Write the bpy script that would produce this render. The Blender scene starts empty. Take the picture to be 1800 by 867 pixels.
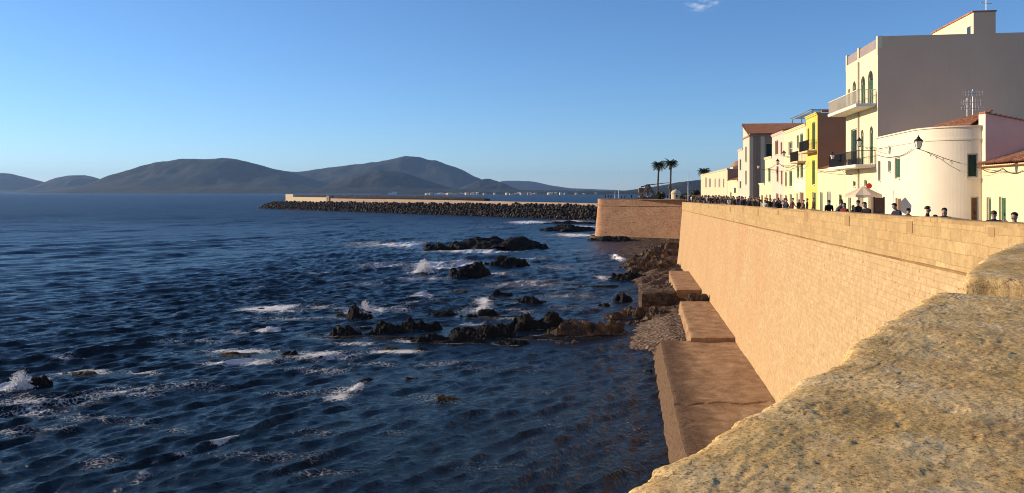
import bpy, bmesh, math, random
import numpy as np
from math import radians as R, sin, cos, pi, sqrt, atan2
random.seed(7)
RNG = np.random.RandomState(11)
SC = bpy.context.scene
COL = SC.collection

# ------------------------------------------------------------------ camera, sky, sun, exposure
# the eye is the origin: +Y looks along the shore, Z is height relative to the eye; the sea lies 16 m below
SEA = -16.0
F = 1400.0                      # focal length in pixels of an 1800 px wide picture
cam = bpy.data.objects.new('camera', bpy.data.cameras.new('camera'))
COL.objects.link(cam)
cam.data.sensor_width = 36.0
cam.data.lens = 36.0 * F / 1800.0
cam.rotation_euler = (pi / 2, 0, 0)
cam.data.shift_y = -(433.5 - 337.0) / 1800.0
cam.data.clip_start = 0.05
cam.data.clip_end = 90000
SC.camera = cam

SUN_EL, SUN_AZ = R(16.0), math.atan2(-0.95, 0.29)      # azimuth from +Y towards +X
world = bpy.data.worlds.new('World')
SC.world = world
world.use_nodes = True
wn, wl = world.node_tree.nodes, world.node_tree.links
wn.clear()
wo = wn.new('ShaderNodeOutputWorld')
bg = wn.new('ShaderNodeBackground')
sky = wn.new('ShaderNodeTexSky')
sky.sky_type = 'NISHITA'
sky.sun_disc = False
sky.sun_elevation = SUN_EL
sky.sun_rotation = SUN_AZ
sky.altitude = 1600
sky.air_density = 1.0
sky.dust_density = 0.3
sky.ozone_density = 5.6
bg.inputs['Strength'].default_value = 0.126
# one wisp of high cloud
tcw = wn.new('ShaderNodeTexCoord')
dist = wn.new('ShaderNodeVectorMath'); dist.operation = 'SUBTRACT'
dist.inputs[1].default_value = (0.2262, 0.9460, 0.2235)
wl.new(tcw.outputs['Generated'], dist.inputs[0])
scl = wn.new('ShaderNodeVectorMath'); scl.operation = 'MULTIPLY'
scl.inputs[1].default_value = (60, 60, 150)
wl.new(dist.outputs[0], scl.inputs[0])
cn = wn.new('ShaderNodeTexNoise'); cn.inputs['Scale'].default_value = 1.6; cn.inputs['Detail'].default_value = 6
wl.new(scl.outputs[0], cn.inputs['Vector'])
ln_ = wn.new('ShaderNodeVectorMath'); ln_.operation = 'LENGTH'
wl.new(scl.outputs[0], ln_.inputs[0])
m1 = wn.new('ShaderNodeMapRange'); m1.inputs[1].default_value = 1.5; m1.inputs[2].default_value = 0.2
wl.new(ln_.outputs['Value'], m1.inputs[0])
m2 = wn.new('ShaderNodeMapRange'); m2.inputs[1].default_value = 0.47; m2.inputs[2].default_value = 0.8
wl.new(cn.outputs[0], m2.inputs[0])
mm = wn.new('ShaderNodeMath'); mm.operation = 'MULTIPLY'
wl.new(m1.outputs[0], mm.inputs[0]); wl.new(m2.outputs[0], mm.inputs[1])
mixw = wn.new('ShaderNodeMixRGB'); mixw.inputs[2].default_value = (5.0, 5.4, 6.0, 1)
wl.new(mm.outputs[0], mixw.inputs[0]); wl.new(sky.outputs[0], mixw.inputs[1])
wl.new(mixw.outputs[0], bg.inputs['Color'])
wl.new(bg.outputs[0], wo.inputs['Surface'])

sd = bpy.data.lights.new('sun', 'SUN')
sd.energy = 4.8
sd.angle = R(0.6)
sd.color = (1.0, 0.80, 0.57)
sun = bpy.data.objects.new('sun', sd)
COL.objects.link(sun)
sun.rotation_euler = (pi / 2 - SUN_EL, 0, -SUN_AZ + pi)
sun.location = (-60, 60, 60)

SC.view_settings.view_transform = 'Standard'
SC.view_settings.look = 'None'
SC.view_settings.gamma = 1.0
SC.view_settings.exposure = 0.40
SC.view_settings.use_curve_mapping = False
SC.render.engine = 'CYCLES'
SC.cycles.use_denoising = True
SC.cycles.filter_width = 1.0
SC.cycles.max_bounces = 6
SC.cycles.diffuse_bounces = 3
SC.cycles.volume_bounces = 0
SC.cycles.use_adaptive_sampling = True

# ------------------------------------------------------------------ numeric noise
def _h(ix, iy, s):
    n = (ix.astype(np.int64) * 374761393 + iy.astype(np.int64) * 668265263 + s * 974634777) & 0x7fffffff
    n = ((n ^ (n >> 13)) * 1274126177) & 0x7fffffff
    n = n ^ (n >> 16)
    return (n & 0xffff) / 65535.0
def vnoise(x, y, s=0):
    x = np.asarray(x, float); y = np.asarray(y, float)
    xi = np.floor(x); yi = np.floor(y)
    fx = x - xi; fy = y - yi
    fx = fx * fx * fx * (fx * (fx * 6 - 15) + 10); fy = fy * fy * fy * (fy * (fy * 6 - 15) + 10)
    a = _h(xi, yi, s); b = _h(xi + 1, yi, s); c = _h(xi, yi + 1, s); d = _h(xi + 1, yi + 1, s)
    return (a + (b - a) * fx) * (1 - fy) + (c + (d - c) * fx) * fy
def fbm(x, y, o=4, s=0, g=0.5):
    t = 0; a = 1.0; n = 0
    for k in range(o):
        t = t + a * (vnoise(x, y, s + k) - 0.5); n += a; a *= g
        x, y = x * 1.9 + y * 0.6 + 13.7, y * 1.9 - x * 0.6 + 7.1
    return t / n * 2          # about -1..1
def ridged(x, y, o=4, s=0):
    t = 0; a = 1.0; n = 0
    for k in range(o):
        t = t + a * (1 - np.abs(vnoise(x, y, s + k) * 2 - 1)); n += a; a *= 0.5
        x, y = x * 1.9 + y * 0.6 + 3.7, y * 1.9 - x * 0.6 + 9.1
    return t / n              # 0..1

# ------------------------------------------------------------------ materials
MATS = {}
class N:
    """small node-graph helper"""
    def __init__(self, name):
        self.m = bpy.data.materials.new(name); self.m.use_nodes = True
        self.t = self.m.node_tree; self.n = self.t.nodes; self.l = self.t.links
        self.b = self.n['Principled BSDF']
        MATS[name] = self.m
    def new(self, k, **kw):
        o = self.n.new(k)
        for a, v in kw.items(): setattr(o, a, v)
        return o
    def lk(self, a, b): self.l.new(a, b)
    def coord(self, kind='Object', scale=(1, 1, 1), rot=(0, 0, 0)):
        t = self.new('ShaderNodeTexCoord'); mp = self.new('ShaderNodeMapping')
        mp.inputs['Scale'].default_value = scale; mp.inputs['Rotation'].default_value = rot
        self.lk(t.outputs[kind], mp.inputs[0]); return mp.outputs[0]
    def pos(self, scale=(1, 1, 1)):
        t = self.new('ShaderNodeNewGeometry'); mp = self.new('ShaderNodeMapping')
        mp.inputs['Scale'].default_value = scale
        self.lk(t.outputs['Position'], mp.inputs[0]); return mp.outputs[0]
    def noise(self, v, s, d=4, r=0.55, out=0):
        t = self.new('ShaderNodeTexNoise'); t.inputs['Scale'].default_value = s
        t.inputs['Detail'].default_value = d; t.inputs['Roughness'].default_value = r
        self.lk(v, t.inputs['Vector']); return t.outputs[out]
    def ramp(self, f, stops):
        r = self.new('ShaderNodeValToRGB'); e = r.color_ramp.elements
        while len(e) > 1: e.remove(e[-1])
        for i, (p, c) in enumerate(stops):
            x = e[0] if i == 0 else e.new(p)
            x.position = p
            if not isinstance(c, (tuple, list)): c = (c, c, c)
            x.color = (c[0], c[1], c[2], 1)
        self.lk(f, r.inputs[0]); return r.outputs[0]
    def mix(self, f, a, b, kind='MIX'):
        m = self.new('ShaderNodeMixRGB', blend_type=kind)
        for i, v in ((0, f), (1, a), (2, b)):
            if isinstance(v, (int, float)): m.inputs[i].default_value = v if i == 0 else (v, v, v, 1)
            elif isinstance(v, tuple): m.inputs[i].default_value = (v[0], v[1], v[2], 1)
            else: self.lk(v, m.inputs[i])
        return m.outputs[0]
    def math(self, op, a, b=None, clamp=False):
        m = self.new('ShaderNodeMath', operation=op); m.use_clamp = clamp
        for i, v in ((0, a), (1, b)):
            if v is None: continue
            if isinstance(v, (int, float)): m.inputs[i].default_value = v
            else: self.lk(v, m.inputs[i])
        return m.outputs[0]
    def attr(self, name):
        a = self.new('ShaderNodeAttribute'); a.attribute_name = name; return a.outputs['Fac']
    def bump(self, h, st=0.3, d=0.02, prev=None):
        b = self.new('ShaderNodeBump'); b.inputs['Strength'].default_value = st; b.inputs['Distance'].default_value = d
        self.lk(h, b.inputs['Height'])
        if prev is not None: self.lk(prev, b.inputs['Normal'])
        return b.outputs[0]
    def fin(self, col=None, nor=None, rough=0.85, metal=0, spec=0.3):
        b = self.b
        if col is not None:
            if isinstance(col, tuple): b.inputs['Base Color'].default_value = (col[0], col[1], col[2], 1)
            else: self.lk(col, b.inputs['Base Color'])
        if nor is not None: self.lk(nor, b.inputs['Normal'])
        if isinstance(rough, (int, float)): b.inputs['Roughness'].default_value = rough
        else: self.lk(rough, b.inputs['Roughness'])
        b.inputs['Metallic'].default_value = metal
        b.inputs['Specular IOR Level'].default_value = spec
        return self.m

def plaster(name, c, var=0.12, stain=0.25, sc=0.6):
    g = N(name); p = g.coord()
    n1 = g.noise(p, sc, 6, 0.6)
    drip = g.noise(g.coord(scale=(1.6, 1.6, 0.18)), 1.1, 5, 0.6)
    col = g.mix(g.ramp(n1, [(0.3, 0.0), (0.75, 1.0)]), tuple(x * (1 - var) for x in c), tuple(min(1, x * (1 + var * 0.6)) for x in c))
    col = g.mix(g.ramp(drip, [(0.55, 0.0), (0.8, stain)]), col, tuple(x * k for x, k in zip(c, (0.55, 0.5, 0.45))))
    nor = g.bump(g.noise(p, 14, 5, 0.6), 0.25, 0.02)
    return g.fin(col, nor, 0.9, spec=0.2)
def plain(name, c, rough=0.7, metal=0, var=0.25, sc=6.0, spec=0.3):
    g = N(name); p = g.coord()
    n1 = g.noise(p, sc, 4)
    col = g.mix(g.ramp(n1, [(0.3, 0.0), (0.7, 1.0)]), tuple(x * (1 - var) for x in c), tuple(min(1, x * (1 + var)) for x in c))
    return g.fin(col, g.bump(n1, 0.15, 0.01), rough, metal, spec)

def masonry(name, c1, c2, dark, bw, bh, contrast=1.0, pale=0.25, pit=0.5, near=None, few=False, hs=9.0, mot=0.0):
    """courses of squared stone on UVs measured in metres"""
    g = N(name)
    t = g.new('ShaderNodeTexCoord')
    wob = g.noise(t.outputs['UV'], 0.9, 3)
    add = g.new('ShaderNodeVectorMath', operation='ADD')
    ws = g.new('ShaderNodeVectorMath', operation='SCALE'); ws.inputs['Scale'].default_value = 0.10
    g.lk(g.noise(t.outputs['UV'], 0.8, 3, out=1), ws.inputs[0])
    g.lk(t.outputs['UV'], add.inputs[0]); g.lk(ws.outputs[0], add.inputs[1])
    b = g.new('ShaderNodeTexBrick'); b.offset = 0.5; b.squash = 0.7; b.squash_frequency = 3
    b.inputs['Scale'].default_value = 1.0
    b.inputs['Brick Width'].default_value = bw; b.inputs['Row Height'].default_value = bh
    b.inputs['Mortar Size'].default_value = 0.012; b.inputs['Mortar Smooth'].default_value = 0.6
    b.inputs['Bias'].default_value = -0.15
    b.inputs['Color1'].default_value = (0, 0, 0, 1); b.inputs['Color2'].default_value = (1, 1, 1, 1)
    b.inputs['Mortar'].default_value = (0.35, 0.35, 0.35, 1)
    g.lk(add.outputs[0], b.inputs['Vector'])
    n_big = g.noise(t.outputs['UV'], 0.16, 5, 0.6)
    n_mid = g.noise(t.outputs['UV'], 1.3, 5, 0.65)
    n_fin = g.noise(t.outputs['UV'], hs, 5, 0.7)
    base = g.mix(g.ramp(n_big, [(0.32, 0.0), (0.68, 1.0)]), c1, c2)
    if near:                                     # yellower in the nearer stretch
        ux = g.new('ShaderNodeSeparateXYZ'); g.lk(t.outputs['UV'], ux.inputs[0])
        base = g.mix(g.ramp(g.math('DIVIDE', ux.outputs[0], 60.0, True), [(0.05, 0.9), (1.0, 0.0)]), base, near)
    br = g.ramp(b.outputs['Color'], [(0.0, (1 - 0.22 * contrast,) * 3), (0.25 if few else 0.5, (0.96, 0.96, 0.96)), (0.82 if few else 0.75, (1.0, 1.0, 1.0)), (0.87 if few else 1.0, (1 + pale, 1 + pale, 1 + pale * 1.1))])
    base = g.mix(1.0, base, br, 'MULTIPLY')
    base = g.mix(g.ramp(n_mid, [(0.5, 0.0), (0.78, 0.5)]), base, dark)
    base = g.mix(g.math('MULTIPLY', b.outputs['Fac'], 0.45), base, dark)
    n_mot = g.noise(t.outputs['UV'], 3.2, 5, 0.75)
    base = g.mix(g.ramp(n_mot, [(0.46, 0.0), (0.66, 0.6)]), base, dark)
    base = g.mix(g.ramp(n_mot, [(0.28, 0.4), (0.44, 0.0)]), base, tuple(min(1, x * 1.25) for x in c2))
    g_str = g.noise(g.coord('UV', (1.2, 0.12, 1)), 1.0, 5, 0.65)
    base = g.mix(g.ramp(g_str, [(0.54, 0.0), (0.75, 0.40)]), base, dark)
    holes = g.ramp(n_fin, [(0.585, 0.0), (0.68, pit)])
    base = g.mix(holes, base, tuple(x * 0.45 for x in dark))
    h = g.math('ADD', g.math('MULTIPLY', b.outputs['Fac'], -0.7), g.math('MULTIPLY', n_fin, 0.6))
    h = g.math('ADD', h, g.math('MULTIPLY', b.outputs['Color'], 0.35))
    return g.fin(base, g.bump(h, 0.6, 0.05), 0.95, spec=0.15)

M_wall = masonry('wall_masonry', (0.54, 0.33, 0.165), (0.56, 0.405, 0.215), (0.42, 0.245, 0.12), 0.50, 0.26, 0.6, 0.16, 0.85, hs=3.6, near=(0.56, 0.425, 0.225))
M_parapet = masonry('parapet_masonry', (0.49, 0.325, 0.15), (0.53, 0.385, 0.185), (0.36, 0.22, 0.10), 0.85, 0.40, 0.7, 0.5, 0.6, few=True)
M_coping = masonry('coping_masonry', (0.44, 0.285, 0.13), (0.50, 0.345, 0.16), (0.28, 0.17, 0.08), 1.4, 0.4, 1.0, 0.3, 0.8, hs=3.0)
M_ledge_shade = masonry('eroded_ledge_shade_masonry', (0.33, 0.19, 0.08), (0.40, 0.25, 0.11), (0.2, 0.11, 0.05), 0.9, 0.3, 1.0, 0.2, 0.9, hs=3.0)  # eroded ledge; its shadow is painted into the dark colour
M_bastion = masonry('bastion_masonry', (0.58, 0.315, 0.165), (0.63, 0.36, 0.19), (0.30, 0.155, 0.085), 0.7, 0.35, 1.0, 0.2, 0.95, hs=0.85)
M_cream = plaster('cream_plaster', (0.80, 0.67, 0.40), 0.08, 0.2)
M_white = plaster('white_plaster', (0.80, 0.70, 0.53), 0.07, 0.15)
M_tall = plaster('ivory_plaster', (0.80, 0.70, 0.45), 0.07, 0.18)
M_mauve = plaster('mauve_grey_plaster', (0.84, 0.53, 0.35), 0.10, 0.22, 0.16)
M_pinkgable = plaster('pink_gable_plaster', (0.74, 0.48, 0.38), 0.1, 0.2)
M_yellow = plaster('yellow_plaster', (0.74, 0.57, 0.13), 0.08, 0.2)
M_ochre = plaster('ochre_side_plaster', (0.43, 0.26, 0.14), 0.1, 0.2)
M_pink = plaster('pink_plaster', (0.74, 0.55, 0.42), 0.06, 0.15)
M_buff = plaster('buff_plaster', (0.70, 0.52, 0.34), 0.08, 0.2)
M_umber = plaster('umber_plaster', (0.40, 0.25, 0.17), 0.12, 0.25)
M_far = plaster('far_plaster', (0.72, 0.56, 0.36), 0.08, 0.25, 0.3)
M_green = plain('green_shutter_paint', (0.045, 0.12, 0.06), 0.5)
M_dgreen = plain('dark_green_paint', (0.02, 0.05, 0.03), 0.5)
M_door = plain('brown_door_wood', (0.16, 0.08, 0.045), 0.6)
M_grey = plain('grey_paint', (0.30, 0.28, 0.25), 0.6)
M_trim = plain('pale_trim', (0.78, 0.70, 0.52), 0.8, var=0.08)
M_conc = plain('white_concrete', (0.78, 0.73, 0.64), 0.85, var=0.1)
M_iron = plain('dark_iron', (0.035, 0.032, 0.03), 0.5, 0.3)
M_alu = plain('pale_aluminium', (0.62, 0.60, 0.55), 0.4, 0.5)
M_cable = plain('black_cable', (0.05, 0.04, 0.035), 0.6)
M_wood = plain('weathered_timber', (0.17, 0.11, 0.065), 0.85, sc=12)
M_canvas = plain('cream_canvas', (0.74, 0.58, 0.40), 0.9, var=0.08)
M_red = plain('red_paint', (0.62, 0.05, 0.03), 0.5, var=0.08)
M_skin = plain('skin', (0.46, 0.27, 0.19), 0.6, var=0.08)
M_dark = plain('interior_dark', (0.02, 0.018, 0.016), 0.6)
g = N('window_glass'); M_glass = g.fin((0.03, 0.035, 0.04), None, 0.08, 0, 0.6)
g = N('lamp_glass'); M_lglass = g.fin((0.75, 0.70, 0.58), None, 0.25, 0, 0.5)
g = N('railing_panel'); M_panel = g.fin(g.mix(g.ramp(g.noise(g.coord(), 3, 3), [(0.3, 0.0), (0.7, 1.0)]), (0.30, 0.24, 0.22), (0.36, 0.29, 0.27)), None, 0.6)
g = N('terracotta_tiles'); p = g.coord()
n1 = g.noise(p, 3.2, 4, 0.7)
M_tile = g.fin(g.ramp(n1, [(0.3, (0.12, 0.05, 0.03)), (0.45, (0.36, 0.14, 0.07)), (0.6, (0.48, 0.23, 0.12)), (0.75, (0.58, 0.40, 0.26))]), g.bump(g.noise(p, 12), 0.5, 0.03), 0.9)

# sea rock, wet low down
def rock_mat(name, a, b, c, sc=1.0):
    g = N(name); p = g.pos()
    n1 = g.noise(p, 0.9 * sc, 6, 0.65); n2 = g.noise(p, 5 * sc, 6, 0.7)
    col = g.ramp(n1, [(0.3, a), (0.5, b), (0.7, c)])
    col = g.mix(g.ramp(n2, [(0.45, 0.0), (0.65, 0.75)]), col, tuple(x * 0.4 for x in a))
    nor = g.bump(n2, 0.9, 0.12); nor = g.bump(g.noise(p, 16 * sc, 4), 0.5, 0.03, nor)
    return g.fin(col, nor, g.ramp(n1, [(0.3, 0.6), (0.6, 0.9)]), spec=0.16)
M_rock = rock_mat('black_reef_rock', (0.006, 0.0055, 0.005), (0.013, 0.011, 0.009), (0.045, 0.032, 0.02))
M_weed = rock_mat('weedy_reef_rock', (0.03, 0.022, 0.01), (0.09, 0.058, 0.02), (0.18, 0.12, 0.05))
M_shore = rock_mat('brown_shore_rock', (0.030, 0.020, 0.012), (0.10, 0.064, 0.038), (0.27, 0.175, 0.105))
M_armour = rock_mat('armour_rock', (0.008, 0.006, 0.004), (0.03, 0.019, 0.012), (0.30, 0.20, 0.13), 0.6)

g = N('promenade_concrete'); p = g.pos()
n1 = g.noise(p, 0.7, 6, 0.65); n2 = g.noise(p, 4.5, 7, 0.8)
col = g.ramp(n1, [(0.3, (0.26, 0.15, 0.075)), (0.5, (0.37, 0.225, 0.115)), (0.7, (0.47, 0.31, 0.17))])
col = g.mix(g.ramp(n2, [(0.5, 0.0), (0.68, 0.7)]), col, (0.16, 0.10, 0.065))
sx = g.new('ShaderNodeSeparateXYZ'); g.lk(g.pos(), sx.inputs[0])
band_ = g.math('SUBTRACT', sx.outputs['X'], g.math('MULTIPLY', sx.outputs['Y'], 0.145))       # metres from a line along the block
edge_ = g.math('ADD', band_, g.math('MULTIPLY', g.math('SUBTRACT', n1, 0.5), 4.0))
damp_ = g.ramp(g.math('DIVIDE', g.math('SUBTRACT', edge_, 1.5), 8.0), [(0.28, 0.95), (0.60, 0.0)])
col = g.mix(damp_, col, g.mix(g.ramp(n2, [(0.4, 0.0), (0.62, 1.0)]), (0.075, 0.045, 0.026), (0.19, 0.12, 0.07)))
M_plat = g.fin(col, g.bump(n2, 0.8, 0.06), 0.95, spec=0.15)
g = N('paving'); p = g.pos()
n1 = g.noise(p, 1.5, 5)
M_pave = g.fin(g.ramp(n1, [(0.3, (0.36, 0.27, 0.18)), (0.7, (0.46, 0.36, 0.25))]), g.bump(g.noise(p, 8), 0.3, 0.02), 0.9)
g = N('pebbles'); p = g.pos()
v = g.new('ShaderNodeTexVoronoi'); v.inputs['Scale'].default_value = 3.2; g.lk(p, v.inputs['Vector'])
col = g.ramp(v.outputs['Color'], [(0.1, (0.05, 0.034, 0.022)), (0.5, (0.13, 0.085, 0.052)), (0.9, (0.27, 0.185, 0.115))])
M_pebble = g.fin(col, g.bump(v.outputs['Distance'], 0.9, 0.15), 0.9)

# pitted sandstone of the parapet under the camera
g = N('pitted_sandstone'); p = g.coord()
n0 = g.noise(p, 0.9, 5, 0.6); n1 = g.noise(p, 2.6, 7, 0.68); n2 = g.noise(p, 11, 7, 0.75); n3 = g.noise(p, 34, 6, 0.8); n4 = g.noise(p, 85, 5, 0.75); n5 = g.noise(p, 190, 3, 0.7)
ps = g.noise(g.coord(scale=(1.0, 3.2, 3.2), rot=(0, 0, 0.5)), 4.5, 7, 0.72)
col = g.ramp(n1, [(0.25, (0.52, 0.31, 0.12)), (0.45, (0.72, 0.47, 0.19)), (0.58, (0.82, 0.58, 0.27)), (0.75, (0.85, 0.66, 0.38))])
col = g.mix(g.ramp(n0, [(0.46, 0.0), (0.62, 0.7)]), col, (0.62, 0.38, 0.10))                      # ochre lichen
col = g.mix(g.ramp(ps, [(0.54, 0.0), (0.68, 0.6)]), col, (0.22, 0.135, 0.06))                       # dark weathered streaks
col = g.mix(g.ramp(n2, [(0.56, 0.0), (0.70, 0.75)]), col, (0.30, 0.19, 0.085))
col = g.mix(g.ramp(n2, [(0.30, 0.55), (0.42, 0.0)]), col, (0.74, 0.60, 0.40))
col = g.mix(g.ramp(n3, [(0.55, 0.0), (0.66, 0.8)]), col, (0.11, 0.07, 0.035))
pt = g.noise(g.coord(scale=(1, 1.6, 1)), 1.7, 6, 0.7)
col = g.mix(g.ramp(pt, [(0.52, 0.0), (0.62, 0.7)]), col, (0.36, 0.22, 0.09))                       # browner worn patches
col = g.mix(g.ramp(pt, [(0.32, 0.45), (0.44, 0.0)]), col, (0.70, 0.60, 0.44))                       # pale grey crust
col = g.mix(g.ramp(n4, [(0.54, 0.0), (0.62, 0.9)]), col, (0.16, 0.095, 0.045))
col = g.mix(g.ramp(n4, [(0.34, 0.75), (0.46, 0.0)]), col, (0.86, 0.70, 0.40))
col = g.mix(g.ramp(n5, [(0.57, 0.0), (0.66, 0.75)]), col, (0.14, 0.085, 0.04))
ck = g.math('ABSOLUTE', g.math('SUBTRACT', g.noise(g.coord(scale=(0.8, 1.5, 1), rot=(0, 0, 0.3)), 2.1, 5, 0.6), 0.5))
ckm = g.math('MULTIPLY', g.ramp(ck, [(0.0, 1.0), (0.012, 0.0)]), g.ramp(n1, [(0.45, 0.0), (0.6, 0.9)]))
col = g.mix(ckm, col, (0.09, 0.055, 0.028))                                                         # hairline cracks
nor = g.bump(n2, 0.4, 0.010); nor = g.bump(n3, 0.5, 0.005, nor); nor = g.bump(n4, 0.7, 0.003, nor)
M_sand = g.fin(col, nor, 1.0, spec=0.03)

# ------------------------------------------------------------------ mesh helpers
class MB:
    def __init__(self): self.v = []; self.f = []; self.uv = []; self.mi = []
    def face(self, pts, uv=None, mi=0):
        i = len(self.v); self.v += [tuple(p) for p in pts]
        self.f.append(tuple(range(i, i + len(pts)))); self.uv.append(uv); self.mi.append(mi)
    def box(self, x0, x1, y0, y1, z0, z1, mi=0):
        i = len(self.v)
        self.v += [(x0, y0, z0), (x1, y0, z0), (x1, y1, z0), (x0, y1, z0), (x0, y0, z1), (x1, y0, z1), (x1, y1, z1), (x0, y1, z1)]
        for q in ((0, 3, 2, 1), (4, 5, 6, 7), (0, 1, 5, 4), (1, 2, 6, 5), (2, 3, 7, 6), (3, 0, 4, 7)):
            self.f.append(tuple(i + k for k in q)); self.uv.append(None); self.mi.append(mi)
    def tube(self, pts, r, n=6, mi=0, r2=None, cap=True):
        pts = [np.array(p, float) for p in pts]; m = len(pts); i0 = len(self.v)
        for k, p in enumerate(pts):
            d = pts[min(k + 1, m - 1)] - pts[max(k - 1, 0)]; d = d / (np.linalg.norm(d) + 1e-9)
            a = np.cross(d, (0, 0, 1)); 
            if np.linalg.norm(a) < 1e-3: a = np.cross(d, (0, 1, 0))
            a /= np.linalg.norm(a); b = np.cross(d, a)
            rr = r if r2 is None else r + (r2 - r) * k / max(1, m - 1)
            for j in range(n):
                t = 2 * pi * j / n; self.v.append(tuple(p + rr * (cos(t) * a + sin(t) * b)))
        for k in range(m - 1):
            for j in range(n):
                a0 = i0 + k * n + j; a1 = i0 + k * n + (j + 1) % n
                self.f.append((a0, a1, a1 + n, a0 + n)); self.uv.append(None); self.mi.append(mi)
        if cap:
            self.f.append(tuple(i0 + j for j in range(n))[::-1]); self.uv.append(None); self.mi.append(mi)
            self.f.append(tuple(i0 + (m - 1) * n + j for j in range(n))); self.uv.append(None); self.mi.append(mi)
    def lathe(self, prof, n=12, c=(0, 0, 0), mi=0, ph=0):
        i0 = len(self.v)
        for r, z in prof:
            for j in range(n):
                t = 2 * pi * j / n + ph; self.v.append((c[0] + r * cos(t), c[1] + r * sin(t), c[2] + z))
        for k in range(len(prof) - 1):
            for j in range(n):
                a0 = i0 + k * n + j; a1 = i0 + k * n + (j + 1) % n
                self.f.append((a0, a1, a1 + n, a0 + n)); self.uv.append(None); self.mi.append(mi)
        self.f.append(tuple(i0 + j for j in range(n))[::-1]); self.uv.append(None); self.mi.append(mi)
        self.f.append(tuple(i0 + (len(prof) - 1) * n + j for j in range(n))); self.uv.append(None); self.mi.append(mi)
    def build(self, name, mat, parent=None, loc=None, rz=0, smooth=False):
        me = bpy.data.meshes.new(name)
        me.from_pydata(self.v, [], self.f)
        mats = mat if isinstance(mat, (list, tuple)) else [mat]
        for m in mats: me.materials.append(m)
        if len(mats) > 1: me.polygons.foreach_set('material_index', self.mi)
        if any(u is not None for u in self.uv):
            ul = me.uv_layers.new(name='UVMap'); k = 0
            for f, u in zip(self.f, self.uv):
                for q in range(len(f)):
                    ul.data[k].uv = u[q] if u is not None else (0, 0); k += 1
        if smooth: me.polygons.foreach_set('use_smooth', [True] * len(self.f))
        me.update()
        return link(name, me, parent, loc, rz)
def link(name, me, parent=None, loc=None, rz=0):
    o = bpy.data.objects.new(name, me); COL.objects.link(o)
    if parent is not None: o.parent = parent
    if loc is not None: o.location = loc
    if rz: o.rotation_euler = (0, 0, rz)
    return o
def grid_mesh(name, X, Y, Z, mat, smooth=True, uv=None, flip=False):
    """one sheet through arrays of shape (rows, cols)"""
    r, c = X.shape
    me = bpy.data.meshes.new(name)
    co = np.stack([X, Y, Z], -1).reshape(-1, 3).astype(np.float32)
    a = np.arange(r * c).reshape(r, c)
    q = np.stack([a[:-1, :-1], a[:-1, 1:], a[1:, 1:], a[1:, :-1]], -1).reshape(-1, 4)
    if flip: q = q[:, ::-1]
    nf = len(q)
    me.vertices.add(len(co)); me.vertices.foreach_set('co', co.ravel())
    me.loops.add(nf * 4); me.loops.foreach_set('vertex_index', q.ravel().astype(np.int32))
    me.polygons.add(nf); me.polygons.foreach_set('loop_start', np.arange(0, nf * 4, 4, dtype=np.int32))
    me.polygons.foreach_set('use_smooth', np.full(nf, smooth))
    me.update(calc_edges=True)
    if uv is not None:
        U = np.stack(uv, -1).reshape(-1, 2)[q.ravel()]
        ul = me.uv_layers.new(name='UVMap'); ul.data.foreach_set('uv', U.ravel().astype(np.float32))
    me.materials.append(mat)
    return me
def tag(o, label=None, cat=None, group=None, kind=None):
    if label: o['label'] = label
    if cat: o['category'] = cat
    if group: o['group'] = group
    if kind: o['kind'] = kind
    return o
def empty(name, loc=(0, 0, 0), rz=0, **kw):
    o = bpy.data.objects.new(name, None); COL.objects.link(o)
    o.location = loc; o.rotation_euler = (0, 0, rz)
    o.empty_display_size = 0.3
    return tag(o, **kw)
def kids(o): return [c for c in bpy.data.objects if c.parent == o]
def copy_tree(o, parent=None, ch=None):
    c = o.copy(); COL.objects.link(c)
    if parent is not None: c.parent = parent
    for k in (ch[o.name] if ch and o.name in ch else kids(o)): copy_tree(k, c, ch)
    return c
def at_z(px, py, z):                    # the point of the level z seen there
    Y = F * z / (337.0 - py); return np.array([(px - 900.0) / F * Y, Y, z])
# the line of the sea wall's parapet, the fall of the promenade along it
def xp(Y): return 10.795 + 0.15 * Y
def zt(Y): return -0.88 - 0.009 * (Y - 22.0)
def gz(Y): return float(np.interp(Y, [0, 140, 230, 900], [-2.42, -2.42, -2.72, -2.72]))
def y_of(px, w=0.0): return (10.795 + w) / ((px - 900.0) / F - 0.15)
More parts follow.
